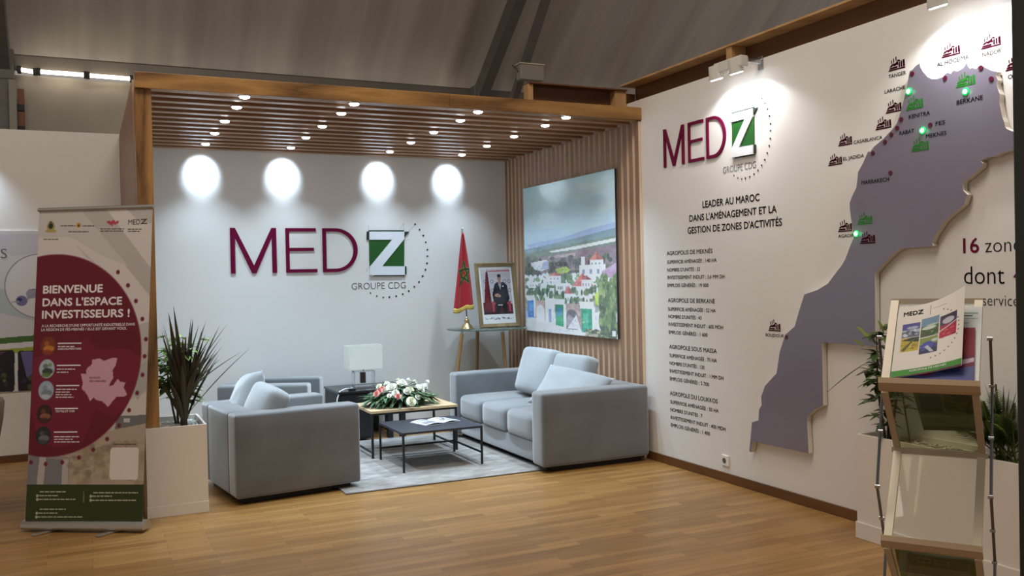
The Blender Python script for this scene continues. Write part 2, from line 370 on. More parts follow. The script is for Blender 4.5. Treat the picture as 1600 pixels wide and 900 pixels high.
# ------------------------------------------------------------------ oak portal with lath canopy
t = thing('oak_portal', 'oak veneer portal frame round the lounge, beam and left upright', 'portal frame', (.31, 6.26, 0))
mb = MB(); mb.box((.312, 6.24, 2.765), (2.46, 6.345, 2.868), .003); mb.build('beam', M_oak, t, world=True)
mb = MB(); mb.box((2.4615, 6.24, 2.765), (4.139, 6.345, 2.868), .003); o = mb.build('beam', M_oak, t, world=True)
MB().box((.312, 6.2725, 0), (.412, 6.399, 2.764), .002).build('upright', M_oakv, t, world=True)
t = thing('lath_canopy', 'slatted timber canopy over the grey lounge suite', 'slatted canopy', (.41, 6.35, 2.76))
o0 = None
for k in range(13):
    y = 6.45+.2*k
    if k == 0: o0 = MB().box((.41, y-.037, 2.76), (4.1395, y+.037, 2.845), .003).build('lath', M_lath, t, world=True)
    else:
        o = o0.copy(); COL.objects.link(o); o.parent = t; o.location.y += .2*k
MB().box((.41, 6.345, 2.846), (XR, YB, 2.86)).build('backing_board', M_brownbd, t, world=True)
# upright slats lining the outside of the left partition
t = thing('slat_cladding', 'upright wood slats on the outer side of the lounge partition, far left', 'slat cladding', (.31, 6.4, 0))
mb = MB(); mb.box((.305, 6.44, 0), (.334, 6.495, 2.855), .0015); mb.b.normal_update()
for f in mb.b.faces:
    if abs(f.normal.x) < .5: f.material_index = 1
o0 = mb.build('slat', [M_slat, mat('cladding_slat_edge', (186, 148, 122), .6)], t, world=True)
for k in range(1, 26):
    o = o0.copy(); COL.objects.link(o); o.parent = t; o.location.y += .0955*k
# slat wall behind the sofa
t = thing('slat_wall', 'wall of upright walnut slats behind the sofa and the aerial photograph', 'slat wall', (XR, 6.25, 0))
mb = MB(); mb.box((XR-.026, 6.255, 0), (XR-.0005, 6.313, 2.7595), .0015)
mb.b.normal_update()
for f in mb.b.faces:
    if abs(f.normal.x) < .5: f.material_index = 1
o0 = mb.build('slat', [M_slat, M_slatside], t, world=True)
for k in range(1, 29):
    o = o0.copy(); COL.objects.link(o); o.parent = t; o.location.y += .0908*k
# timber header above the right wall
t = thing('timber_header', 'dark timber box header along the top of the right wall', 'timber header', (XR, 5, 2.94))
MB().box((XR+.13, .6, 2.93), (XR+.15, 6.525, 3.10)).build('back_board', M_brownbd, t, world=True)
MB().box((XR-.005, .6, 3.098), (XR+.16, 6.56, 3.112)).build('top_plate', M_pine, t, world=True)
for y in (1.2, 3.1, 5.10): MB().box((XR+.005, y, 2.94), (XR+.13, y+.06, 3.097), .002).build('stud', M_pine, t, world=True)
t = thing('timber_header', 'short dark timber header behind the right end of the oak beam', 'timber header', (3.7, 6.5, 2.87))
MB().box((3.26, 6.53, 2.861), (4.27, 6.55, 3.04)).build('back_board', M_brownbd, t, world=True)
MB().box((3.22, 6.43, 3.041), (4.13, 6.55, 3.052)).build('top_plate', M_brownbd, t, world=True)
for x in (3.215, 4.02): MB().box((x, 6.45, 2.861), (x+(.045 if x < 4 else .11), 6.53, 3.04), .002).build('stud', M_pine, t, world=True)

# ------------------------------------------------------------------ downlights of the canopy
def spot(name, loc, aim, w, ang, blend, parent, col=(.64, .83, 1), rad=.03):
    l = bpy.data.lights.new(name, 'SPOT'); l.energy = w; l.spot_size = R(ang); l.spot_blend = blend; l.color = col; l.shadow_soft_size = rad
    o = bpy.data.objects.new(name, l); COL.objects.link(o); o.location = Vector(loc)-parent.location; o.parent = parent
    o.rotation_euler = (Vector(aim)-Vector(loc)).to_track_quat('-Z', 'Y').to_euler(); return o
LX = (1.0, 1.755, 2.71, 3.465); LY = (6.292, 6.65, 7.25, 7.85, 8.48)
order = ('leftmost', 'second from left', 'third from left', 'rightmost')
rowname = ('in the oak front beam', 'in the front row of the lath canopy', 'in the middle row of the lath canopy', 'in the last but one row of the canopy', 'in the row nearest the white wall')
def downlight(x, y, z, i, j):
    t = thing('downlight', 'round lit downlight ' + rowname[j] + ', ' + order[i], 'downlight', (x, y, z), group='downlights of the lounge canopy')
    mb = MB(); mb.lathe([(.034, 0), (.042, 0), (.043, -.003), (.040, -.006), (.035, -.006), (.034, -.001)], n=28); mb.build('trim_ring', M_chrome, t)
    MB().lathe([(.0335, -.001), (.034, -.007), (.030, -.014), (.018, -.018), (.0, -.019)], n=24).build('lens', M_lens, t)
    spot('lamp', (x, y, z-.024), (x, y+.02, z-1), DOWN_W, 100, .9, t)
    return t
for i, x in enumerate(LX):
    for j, y in enumerate(LY):
        t = downlight(x, y, 2.7595 if j else 2.7645, i, j)
        if j == 4: spot('wall_wash', (x, y+.13, 2.748), (x, YB, 2.748-.195), WASH_W, 58, 1., t)

# ------------------------------------------------------------------ wall lettering
PB = Plane((0, YB, 0), (1, 0, 0), (0, 0, 1))          # white back wall
PR = Plane((XR, 0, 0), (0, -1, 0), (0, 0, 1))         # white right wall
_u0, _vb = PB.uv(360.7, 427.6); _cap = PB.uv(360.7, 356)[1]-_vb
def nz_(px, py): u, v = PB.uv(px, py); return ((u-_u0)/_cap, (v-_vb)/_cap)
def zz(cx, cy): return nz_(550+cx/6, 330+cy/6)
def arc(cx, cy, rx, ry, a0, a1, n): return [(cx+rx*math.cos(R(a0+(a1-a0)*i/n)), cy+ry*math.sin(R(a0+(a1-a0)*i/n))) for i in range(n+1)]
_m0, _m1 = 0.0, nz_(432, 392)[0]; _e0, _e1 = nz_(446.3, 392)[0], nz_(495, 392)[0]; _d0, _d1 = nz_(503.9, 392)[0], nz_(558.6, 392)[0]
_s = .098
def bowl(x0, x1, r): return [(x0, r), (x0, 1-r)]
LM = [(_m0, 0), (_m0, 1), (_m0+.105, 1), ((_m0+_m1)/2, .17), (_m1-.105, 1), (_m1, 1), (_m1, 0), (_m1-_s, 0), (_m1-_s, .80), ((_m0+_m1)/2+.045, 0), ((_m0+_m1)/2-.045, 0), (_m0+_s, .80), (_m0+_s, 0)]
LE = [(_e0, 0), (_e0, 1), (_e1-.02, 1), (_e1-.02, .925), (_e0+_s*.85, .925), (_e0+_s*.85, .555), (_e1-.07, .555), (_e1-.07, .485), (_e0+_s*.85, .485), (_e0+_s*.85, .075), (_e1, .075), (_e1, 0)]
_dc = _d0+.30
LD = [[(_d0, 0), (_d0, 1), (_d0+_s*.85, 1), (_d0+_s*.85, 0)],
      [(_d0+_s*.85, 1)] + arc(_dc, .5, _d1-_dc, .5, 90, -90, 20) + [(_d0+_s*.85, 0), (_d0+_s*.85, .075)] + arc(_dc, .5, _d1-_dc-.095, .425, -90, 90, 20) + [(_d0+_s*.85, .925)]]
ZW = [[zz(158, 192), zz(485, 192), zz(485, 262), zz(278, 517), zz(490, 517), zz(490, 598), zz(205, 600), zz(160, 600), zz(165, 520), zz(372, 268), zz(158, 268)]]
ZG = [[zz(160, 269), zz(368, 269), zz(164, 517)], [zz(486, 266), zz(486, 516), zz(281, 516)]]
ZD = [[zz(155, 178), zz(485, 178), zz(485, 191), zz(155, 191)], [zz(138, 190), zz(156, 190), zz(156, 268), zz(138, 268)], [zz(487, 192), zz(535, 192), zz(487, 247)], [zz(205, 600), zz(490, 598), zz(490, 608), zz(205, 610)], [zz(491, 517), zz(508, 517), zz(508, 590), zz(491, 595)]]
ZL = [(155, 130, 155, 178), (485, 105, 485, 178), (452, 165, 485, 115), (528, 196, 588, 130), (130, 268, 160, 268), (487, 270, 540, 270), (180, 640, 205, 605), (490, 610, 490, 640), (130, 560, 165, 520)]
ZDOT = [zz(*p) for p in [(591, 122), (633, 172), (668, 228), (692, 291), (707, 361), (707, 421), (703, 487), (688, 548), (662, 608), (628, 663), (584, 708), (532, 748), (476, 777), (414, 796), (350, 804), (294, 807), (233, 794), (173, 766)]]
_g0, _g1 = nz_(549.4, 452.5), nz_(634, 452.5); _gc = 10.6/71
def logo(name, label, P, u0, v0, su, sv, relief=.012, parent=None):
    """the wall logo: su, sv = metres per capital height across and up"""
    T = lambda pts: [(u0+x*su, v0+y*sv) for x, y in pts]
    t = thing(name, label, 'wall logo', P.xyz(u0, v0))
    for n_, L in (('letter_m', [LM]), ('letter_e', [LE]), ('letter_d', LD)):
        mb = MB(); [mb.prism(T(q), P, .0005, relief) for q in L]; mb.build(n_, M_crim, t, world=True)
    mb = MB(); [mb.prism(T(q), P, .0005, relief) for q in ZG]; mb.build('letter_z_ground', M_logog, t, world=True, label='green triangles behind the Z')
    mb = MB(); [mb.prism(T(q), P, .0005, relief*1.6) for q in ZW]; mb.build('letter_z', M_logow, t, world=True)
    mb = MB(); [mb.prism(T(q), P, .0005, relief) for q in ZD]; mb.build('letter_z_dark_trim', mat('logo_dark_green', (14, 40, 28), .5), t, world=True)  # dark green bars, stubs and corner triangle of the Z design
    mb = MB()
    for a, b, c, d in ZL:
        p, q = T([zz(a, b)])[0], T([zz(c, d)])[0]; dx, dy = q[0]-p[0], q[1]-p[1]; l = math.hypot(dx, dy); nx, ny = -dy/l*.0012, dx/l*.0012
        mb.flat([(p[0]+nx, p[1]+ny), (q[0]+nx, q[1]+ny), (q[0]-nx, q[1]-ny), (p[0]-nx, p[1]-ny)], P, .0012)
    mb.build('guide_lines', mat('logo_hairline', (150, 152, 156), .6), t, world=True)
    mb = MB(); write(mb, P, 'GROUPE CDG', u0+_g0[0]*su, u0+_g1[0]*su, v0+_g0[1]*sv, _gc*sv, n=.002, bold=-.008); mb.build('caption', M_grey, t, world=True)
    for k, (x, y) in enumerate(ZDOT):
        r_ = .021 if k < 15 else .016
        MB().prism([(u0+(x+r_*math.cos(R(a)))*su, v0+(y+r_*math.sin(R(a)))*sv) for a in range(0, 360, 30)], P, .0004, .004).build('dot', mat('logo_dot', (44, 26, 44), .5), t, world=True)
    return t
logo('wall_logo', 'big crimson wall logo MED with green Z panel on the white back wall', PB, _u0, _vb, _cap, _cap)
a0 = PR.uv(1038.8, 262.6); a1 = PR.uv(1038.4, 202.6); a2 = PR.uv(1179.4, 219)
_sv = a1[1]-a0[1]; _su = (a2[0]-a0[0])/(zz(485, 400)[0])
logo('wall_logo', 'narrow crimson wall logo MED with green Z under the twin spotlight, right wall', PR, a0[0], a0[1], _su, _sv)

def text_block(label, P, lines, m=M_dark, name='wall_lettering', parent=None, part='text_line', n=.0015):
    u, v = P.uv(*lines[0][1]); t = thing(name, label, 'wall lettering', P.xyz(u, v))
    for ln in lines:
        mb = MB(); write_px(mb, P, ln[0], ln[1], ln[2], ln[3], n=n, bold=ln[4] if len(ln) > 4 else .02); mb.build(part, ln[5] if len(ln) > 5 else m, t, world=True)
    return t
text_block('black headline LEADER AU MAROC in three centred lines on the right wall', PR, [
    ('LEADER AU MAROC', (1098.1, 325), (1186.8, 313.3), 10.2, .03), ("DANS L'AMÉNAGEMENT ET LA", (1077.6, 346.7), (1213.6, 331.5), 9.8, .03), ("GESTION DE ZONES D'ACTIVITÉS", (1074.8, 365.8), (1222, 351.8), 9.8, .03)])
text_block('small black text block headed AGROPOLIS DE MEKNÈS on the right wall', PR, [
    ('AGROPOLIS DE MEKNÈS', (1042.1, 399), (1113.6, 395.3), 6.2, .018), ('SUPERFICIE AMÉNAGÉE : 140 HA', (1042.8, 412.4), (1119.8, 409), 5.2), ("NOMBRE D'UNITÉS : 52", (1042.8, 424.4), (1094, 423.2), 5.2), ('INVESTISSEMENT INDUIT : 3,6 MM DH', (1043.3, 436.2), (1132.6, 434.8), 5.2), ('EMPLOIS GÉNÉRÉS : 19 000', (1043.3, 448.6), (1107.3, 448.4), 5.2)])
text_block('small black text block headed AGROPOLE DE BERKANE on the right wall', PR, [
    ('AGROPOLE DE BERKANE', (1043.9, 472.8), (1117.1, 473.3), 6.2, .018), ('SUPERFICIE AMÉNAGÉE : 52 HA', (1044.2, 485.8), (1118.5, 487.6), 5.2), ("NOMBRE D'UNITÉS : 43", (1044.6, 497.3), (1096.3, 499.1), 5.2), ('INVESTISSEMENT INDUIT : 605 MDH', (1044.9, 509.8), (1130, 513.7), 5.2), ('EMPLOIS GÉNÉRÉS : 1 600', (1045.3, 522.2), (1105.6, 525.4), 5.2)])
text_block('small black text block headed AGROPOLE SOUS MASSA on the right wall', PR, [
    ('AGROPOLE SOUS MASSA', (1046, 545.1), (1120, 551.3), 6.2, .018), ('SUPERFICIE AMÉNAGÉE : 75 HA', (1046.4, 558.4), (1120.1, 565.6), 5.2), ("NOMBRE D'UNITÉS : 120", (1046.7, 570.5), (1100.8, 576.2), 5.2), ('INVESTISSEMENT INDUIT : 1 MM DH', (1046.9, 583), (1130.6, 592.6), 5.2), ('EMPLOIS GÉNÉRÉS : 5 700', (1047, 594.9), (1107.9, 602.5), 5.2)])
text_block('small black text block headed AGROPOLE DU LOUKKOS, lowest on the right wall', PR, [
    ('AGROPOLE DU LOUKKOS', (1047.2, 617.6), (1121.4, 629.9), 6.2, .018), ('SUPERFICIE AMÉNAGÉE : 50 HA', (1047.8, 631.3), (1123, 643.8), 5.2), ("NOMBRE D'UNITÉS : 7", (1048, 643.2), (1097.6, 651.8), 5.2), ('INVESTISSEMENT INDUIT : 400 MDH', (1048.3, 655.3), (1134, 672.6), 5.2), ('EMPLOIS GÉNÉRÉS : 1 400', (1048.7, 666.9), (1109.5, 679.9), 5.2)])
text_block('large lettering 16 zones dont on the right wall above the brochure stand', PR, [
    ('16', (1505.6, 395.6), (1529.8, 394.1), 22.5, .02, M_crim), ('zones', (1539.6, 394.4), (1608, 391.2), 22, -.012), ('dont', (1506.7, 444), (1569.8, 442.8), 27, -.008), ('4', (1584.4, 442.4), (1600, 442), 26, .02, M_crim), ('services', (1535.6, 477.8), (1600, 477.6), 16.5, -.012)])

# ------------------------------------------------------------------ wall map
ICON = [[(0, 0), (1, 0), (.99, .10), (.03, .10)], [(.05, .14), (.54, .14), (.54, .27), (.09, .25)], [(.07, .30), (.17, .45), (.30, .52), (.38, .50), (.57, .66), (.60, .34), (.48, .38), (.40, .30), (.28, .38), (.2, .3)],
        [(.62, .14), (.70, .14), (.70, .56), (.62, .52)], [(.75, .14), (.83, .14), (.82, .60), (.74, .57)], [(.88, .14), (.99, .14), (.97, .66), (.86, .64)], [(.52, .68), (.62, .74), (.74, .62), (.64, .58)],
        [(.18, .52), (.22, .54), (.21, .78), (.16, .80)], [(.31, .58), (.35, .60), (.34, .88), (.29, .90)], [(.45, .66), (.49, .68), (.49, .98), (.43, 1.0)]]
M_icon = mat('icon_crimson', (58, 8, 28), .8, spec=0); M_icong = mat('icon_green', (44, 122, 44), .7, spec=.1)
def icon(P, bl, br, top, n):
    (u0, v0), (u1, v1) = P.uv(*bl), P.uv(*br); vt = P.uv((bl[0]+br[0])/2, top)[1]; h = vt-(v0+v1)/2; mb = MB()
    for q in ICON: mb.prism([(u0+x*(u1-u0), (v0+v1)/2+y*h) for x, y in q], P, n-.0008, n)
    return mb
def city(label, P, ic, words):
    u, v = P.uv(*(ic[0] if ic else words[1])); t = thing('city_sign', label, 'city sign', P.xyz(u, v), group='city signs round the wall map')
    if ic: icon(P, *ic, .0018).build('factory_icon', M_icon, t, world=True)
    if words: mb = MB(); write_px(mb, P, *words, n=.0016, bold=.018); mb.build('city_name', M_dark, t, world=True)
city('crimson factory icon over the name TANGER on the wall', PR, ((1388.6, 111.3), (1414.5, 106.7), 88), ('TANGER', (1388.6, 121.6), (1415.8, 117), 5.4))
city('crimson factory icon over the name AL HOCEIMA on the wall', PR, ((1471.3, 91.1), (1500.9, 84.1), 66.5), ('AL HOCEIMA', (1464.3, 104), (1513.8, 92.4), 6.2))
city('crimson factory icon over the name NADOR, top right of the wall', PR, ((1532.9, 78.3), (1564.5, 69.5), 52.7), ('NADOR', (1535.3, 88.9), (1564.9, 82.2), 6.4))
city('crimson factory icon and name half hidden by the dark post', PR, ((1571.1, 112.6), (1603, 103.2), 86.5), ('OUJDA', (1575.3, 124), (1606, 116.4), 6.4))
city('black name LARACHE on the wall beside the green light', PR, None, ('LARACHE', (1382.8, 146.4), (1414.5, 138.8), 5.4))
city('crimson factory icon without a name, upper one left of the map', PR, ((1384.4, 178.2), (1409, 172.5), 155.2), None)
city('crimson factory icon without a name, above CASABLANCA', PR, ((1368.2, 204), (1393.1, 198.8), 181.8), None)
city('crimson factory icon left of the name CASABLANCA', PR, ((1309.9, 228.9), (1331.7, 225.2), 207.8), ('CASABLANCA', (1334.1, 225.4), (1378.8, 216.9), 5.2))
city('crimson factory icon left of the name EL JADIDA', PR, ((1294.3, 259.9), (1316.1, 255.9), 239.8), ('EL JADIDA', (1317.8, 251.4), (1350.3, 245.3), 5.4))
city('crimson factory icon over the name AGADIR beside the lowest green light', PR, ((1309.7, 362.8), (1331.7, 361), 343), ('AGADIR', (1310, 371.7), (1335.5, 369.7), 4.8))
city('crimson factory icon over the name BOUJDOUR, lowest beside the map', PR, ((1200.7, 517.7), (1220, 517.4), 499), ('BOUJDOUR', (1196.7, 525.5), (1225, 527.3), 4.6))

PM = Plane((XR-.042, 0, 0), (0, -1, 0), (0, 0, 1))    # front of the map board
OUT = [(1436.8, 99.2), (1438.3, 105.1), (1442.2, 112.1), (1450, 120.7), (1456.2, 123.5), (1464, 123.5), (1473.4, 120.4), (1477.2, 115.2), (1481.1, 113.7), (1485.8, 115.2), (1488.9, 110.6), (1496.7, 111.3), (1504.5, 106.7), (1507.6, 102.8), (1510.1, 97.3), (1512.3, 103.6), (1516.1, 107.5), (1518.5, 105.4), (1524.7, 107.9), (1530.9, 102), (1537.1, 104.3), (1543.4, 107.5), (1549.6, 110.6), (1557.1, 112.1), (1555.8, 117.6), (1558.9, 125.3), (1556.6, 130), (1558.9, 139.4), (1562, 147.1), (1561.3, 159.6), (1562.8, 167.4), (1565.9, 182.9), (1569, 190.7), (1570.6, 198.5), (1573.3, 201.7), (1581.7, 205), (1600, 210), (1612, 222), (1608, 230), (1585, 234.2), (1566.7, 238.3), (1555, 244.2), (1543.3, 245), (1531.7, 250.8), (1535.8, 255), (1533.3, 261.7), (1523.3, 270), (1513.3, 279.2), (1506.7, 282.5), (1504.2, 288.3), (1505, 297.5), (1511.7, 304.2), (1505.8, 320), (1495, 329.2), (1483.3, 338.3), (1474, 348), (1462, 366), (1456, 379), (1458, 384), (1440, 386), (1424, 387), (1408, 388), (1396, 396), (1380, 412), (1367, 427), (1367.5, 541), (1284.5, 534.8), (1286, 633.5), (1270, 641.7), (1261.7, 650), (1261, 660), (1263.5, 708.3), (1176.7, 690), (1173.3, 706.7), (1170.7, 705), (1175, 660), (1185, 656.7), (1186, 640), (1190, 633), (1189.3, 620), (1195, 603.3), (1213.3, 583.3), (1218.3, 550), (1226.7, 523.3), (1241.7, 510), (1248.3, 486.7), (1256.7, 460), (1276.7, 453.3), (1293.3, 443.3), (1308.3, 423.3), (1315, 415), (1320.8, 405), (1327.5, 386.7), (1334, 371.7), (1331.7, 355), (1328, 328.3), (1327.5, 317.5), (1330.8, 308), (1338, 293), (1339.9, 278.2), (1340.7, 268.9), (1348.4, 254.9), (1356.2, 237), (1360, 237), (1364.8, 230), (1379.5, 217.5), (1393.6, 202.8), (1401.3, 192.7), (1407.5, 174), (1411.9, 156.5), (1416.6, 137.8), (1421.2, 111.3), (1425, 109.5), (1431.3, 102.8)]
t = thing('wall_map', 'mauve grey cut-out map board mounted on the right wall', 'wall map', PM.xyz(*PM.uv(1262, 708)))
M_map = mat('map_board_face', (124, 117, 132), .2, spec=.5); M_mapedge = mat('map_board_edge', (222, 212, 196), .6)
MB().prism([PM.uv(*p) for p in OUT], PM, -.036, 0, 0, 1).build('board', [M_map, M_mapedge], t, world=True)
M_cdot = mat('city_dot', (84, 12, 44), .4)
for px, py in [(1425.7, 115.3), (1477, 122), (1533, 106), (1549, 123.5), (1408.5, 186.7), (1402.1, 200.1), (1393.1, 210.6), (1383, 222), (1364.2, 239.6), (1453.8, 195.4), (1391.6, 270.2), (1229, 526.8)]:
    u, v = PM.uv(px, py); MB().prism([(u+.0128*math.cos(R(a)), v+.0128*math.sin(R(a))) for a in range(0, 360, 20)], PM, .0004, .004).build('city_dot', M_cdot, t, world=True)
M_led = mat('green_led', (150, 255, 190), .3, emit=9)
M_ledrim = mat('green_led_rim', (20, 200, 90), .35, emit=.9)
for px, py in [(1420.5, 142.8), (1509, 143), (1442, 203.9), (1338.3, 365.2)]:
    u, v = PM.uv(px, py); c = PM.xyz(u, v, .0006); mb = MB()
    ring = MB(); ring.rod(c, c+PM.N*.006, .0205, .018, 20); o = ring.build('indicator_light', M_ledrim, t, world=True, label='lit green indicator light')
    mb.rod(c+PM.N*.0062, c+PM.N*.011, .0125, .008, 16); mb.build('bulb', M_led, o, world=True)
    l = bpy.data.lights.new('glow', 'POINT'); l.energy = .035; l.color = (.1, 1, .35); l.shadow_soft_size = .012
    lo = bpy.data.objects.new('glow', l); COL.objects.link(lo); lo.parent = t; lo.location = c + PM.N*.03 - t.location
for bl, br, top, m in [((1415.8, 173.1), (1443, 167.5), 148.7, 1), ((1493.6, 138.3), (1524.2, 129.7), 112.1, 1), ((1423.9, 238.5), (1451.6, 232.1), 214.8, 1), ((1339.5, 352), (1363.3, 348.5), 331.7, 1), ((1343.8, 382.5), (1367.8, 378.5), 361.2, 0)]:
    icon(PM, bl, br, top, .0014).build('factory_icon', M_icong if m else M_icon, t, world=True, label='green factory icon' if m else 'crimson factory icon')
for w in [('BERKANE', (1495.1, 164.6), (1536, 154.4), 6.8), ('KENITRA', (1420.5, 186.4), (1453.1, 178.6), 6), ('FES', (1462.2, 196.5), (1476.8, 193.5), 6), ('MEKNES', (1447.2, 216.3), (1479.1, 210), 6), ('RABAT', (1405.7, 211.6), (1428.5, 206.6), 5.8), ('MARRAKECH', (1346.6, 289.9), (1389.3, 281.5), 6)]:
    mb = MB(); write_px(mb, PM, *w, n=.0014, bold=.018); mb.build('city_name', M_dark, t, world=True)

# ------------------------------------------------------------------ spotlights on the right wall, socket
M_fix = mat('pale_fixture', (206, 204, 198), .4)
def twin_spot(y0, label, aims):
    t = thing('twin_spotlight', label, 'spotlight', (XR-.10, y0, 2.93), group='twin spotlights clamped to the right wall top')
    x = XR-.155
    MB().box((x-.035, y0-.16, 2.87), (x+.03, y0+.13, 2.945), .008).build('housing', M_fix, t, world=True)
    mb = MB(); mb.box((x+.03, y0-.16, 2.90), (XR-.001, y0-.12, 2.93), .003); mb.box((XR-.012, y0-.165, 2.86), (XR-.001, y0-.115, 2.95), .003); mb.build('wall_clamp', M_chrome, t, world=True)
    for k, yy in enumerate((y0+.115, y0-.095)):
        c = Vector((x-.035, yy, 2.895)); d = Vector((.30, .0, -1)).normalized()
        h = MB().rod(c-d*.035, c+d*.06, .034, .052, 22).build('spot_head', M_fix, t, world=True)
        MB().rod(c+d*.0605, c+d*.064, .043, .040, 22).build('lens', M_lens, h, world=True)
        spot('lamp', c+d*.07, c+d, SPOT_W, 134, .35, t, (.97, .98, 1))
twin_spot(4.93, 'twin spotlight above the wall logo on the right wall', (Vector((XR, 5.10, 2.70)), Vector((XR, 4.94, 2.70))))
twin_spot(3.14, 'twin spotlight at the upper right edge above the map', (Vector((XR, 3.16, 2.66)), Vector((XR, 2.90, 2.66))))
u, v = PR.uv(1134.5, 719.5)
t = thing('power_socket', 'small white power socket on the right wall above the skirting', 'power socket', PR.xyz(u, v))
MB().box((XR-.012, -u-.04, v-.04), (XR, -u+.04, v+.04), .006).build('face_plate', M_white, t, world=True)
MB().rod((XR-.0125, -u+.005, v), (XR-.0135, -u+.005, v), .02, n=20).build('outlet_recess', M_grey, t, world=True)

# lamp of the neighbouring stand, just left of the view
t = thing('wall_spotlight', 'spotlight at the top of the neighbouring white wall, left edge', 'spotlight', (-.98, YB-.14, 2.87))
MB().box((-1.03, YB-.16, 2.874), (-.93, YB+.02, 2.90), .004).build('bracket', M_fix, t, world=True)
MB().rod((-.98, YB-.14, 2.872), (-.98, YB-.10, 2.79), .03, .042, 20).build('spot_head', M_fix, t, world=True)
spot('lamp', (-.98, YB-.12, 2.77), (-.94, YB, 2.5), 60, 90, .8, t)

# ------------------------------------------------------------------ lounge furniture
def velvet():
    m = mat('grey_velvet', (98, 100, 103), .85, var=.16, scale=3.2, sheen=.8, detail=3, bump=.0); return m
M_vel = velvet()
M_cush = mat('pale_velvet', (140, 146, 150), .85, var=.10, scale=4, sheen=.6)
M_foot = mat('dark_plinth', (26, 24, 24), .7)
def frame(x, y, rz): return Matrix.Translation((x, y, 0)) @ Matrix.Rotation(rz, 4, 'Z')
# two-seater against the slat wall: local x runs along the length (towards the camera), local y from front to back
t = thing('sofa', 'grey velvet three-seat sofa along the slat wall', 'sofa', (3.12, 6.13, 0))
x0, x1, y0, y1, h = 3.12, 4.085, 6.13, 8.085, .615
MB().box((x0+.10, y0+.06, 0.0), (x1-.05, y1-.06, .055), .004).build('plinth', M_foot, t, world=True)
MB().rbox((x0+.035, y0+.19, .05), (x1-.17, y1-.19, .215), .015).build('seat_base', M_vel, t, world=True)
for a, b in ((y0, y0+.20), (y1-.20, y1)): MB().rbox((x0, a, .045), (x1, b, h), .028, crown=(.004, .006, .006)).build('arm', M_vel, t, world=True)
MB().rbox((x1-.20, y0+.195, .045), (x1, y1-.195, h), .028, crown=(.004, 0, .006)).build('backrest', M_vel, t, world=True)
L3 = (y1-y0-.40)/3
for k in range(3): MB().rbox((x0+.02, y0+.20+L3*k+.002, .205), (x1-.2, y0+.20+L3*(k+1)-.002, .415), .045, crown=(.012, .006, .022), n=7).build('seat_cushion', M_vel, t, world=True)

def pillow(name, label, w, h, th, loc, rot, m=None, group=None, seed=0):
    rg = random.Random(seed); n = 18; mb = MB(); vs = []
    for s in (1, -1):
        for i in range(n+1):
            for j in range(n+1):
                u, v = -1+2*i/n, -1+2*j/n
                k = ((1-abs(u)**3.2)*(1-abs(v)**3.2))**.55
                pin = 1-.055*(1-abs(u)**2)*abs(v)**3; pin2 = 1-.055*(1-abs(v)**2)*abs(u)**3
                wr = .004*math.sin(7*u+3*v+seed)*math.sin(5*v-2*u+seed*2)*k
                vs.append((u*w/2*pin2, s*(th/2*k+wr), v*h/2*pin))
    q = n+1
    fs = []
    for s in range(2):
        for i in range(n):
            for j in range(n):
                f = [s*q*q+i*q+j, s*q*q+(i+1)*q+j, s*q*q+(i+1)*q+j+1, s*q*q+i*q+j+1]; fs.append(f if s else f[::-1])
    mb.add(vs, fs, 0, True); bmesh.ops.remove_doubles(mb.b, verts=list(mb.b.verts), dist=1e-5)
    o = mb.build(name, m or M_cush); o.location = loc; o.rotation_euler = rot; return tag(o, label, 'cushion', group)
G = 'loose cushions on the lounge suite'
def box_cushion(label, w, h, th, loc, rot, seed=0):
    mb = MB().rbox((-w/2, -th/2, -h/2), (w/2, th/2, h/2), .05, n=7, crown=(.006, .028, .006)); o = mb.build('cushion', M_cush); o.location = loc; o.rotation_euler = rot; return tag(o, label, 'cushion', G)
# the width of a cushion lies along y for the sofa (rz = 90 deg), leaning back towards +x
box_cushion('big square pale cushion leaning on the sofa back, farthest from the camera', .60, .42, .17, (3.70, 7.30, .645), (R(-17), 0, R(-90)))
box_cushion('square pale cushion in the middle of the sofa back', .50, .40, .16, (3.755, 6.80, .63), (R(-16), 0, R(-84)))
pillow('cushion', 'soft creased pale cushion slumped on the near arm of the sofa', .58, .46, .17, (3.56, 6.475, .572), (R(-52), R(10), R(-52)), seed=3, group=G)

def armchair(x, y, rz, w, d, label, z0=0):
    """x, y: front near corner on the side of the first arm; local x points forward, local y across"""
    t = thing('armchair', label, 'armchair', (x, y, 0), rz); h = .615
    MB().box((.06, .06, z0), (d-.2, w-.06, .052), .004).build('plinth', M_foot, t)
    MB().box((d-.195, .06, .0115), (d-.06, w-.06, .052), .004).build('front_plinth', M_foot, t)
    MB().rbox((.15, .17, .05), (d-.03, w-.17, .22), .015).build('seat_base', M_vel, t)
    for a, b in ((0, .185), (w-.185, w)): MB().rbox((0, a, .045), (d, b, h), .022, crown=(.003, .005, .005)).build('arm', M_vel, t)
    MB().rbox((0, .18, .045), (.19, w-.18, h), .022, crown=(.004, 0, .004)).build('backrest', M_vel, t)
    MB().rbox((.185, .188, .215), (d-.015, w-.188, .42), .05, crown=(.01, .004, .02), n=7).build('seat_cushion', M_vel, t)
    return t
armchair(.885, 6.29, R(7.5), .90, .90, 'grey velvet armchair in the foreground, its side to the camera')
armchair(1.00, 8.16, R(-24), .74, .78, 'grey velvet armchair turned towards the tables, behind the foreground armchair', .0115)
ca, sa = math.cos(R(7.5)), math.sin(R(7.5))
def onA(lx, ly): return (.885+lx*ca-ly*sa, 6.29+lx*sa+ly*ca)
xx, yy = onA(.30, .33); box_cushion('pale cushion on the foreground armchair, the one nearer the camera', .44, .36, .16, (xx, yy, .585), (R(24), R(-4), R(97.5)))
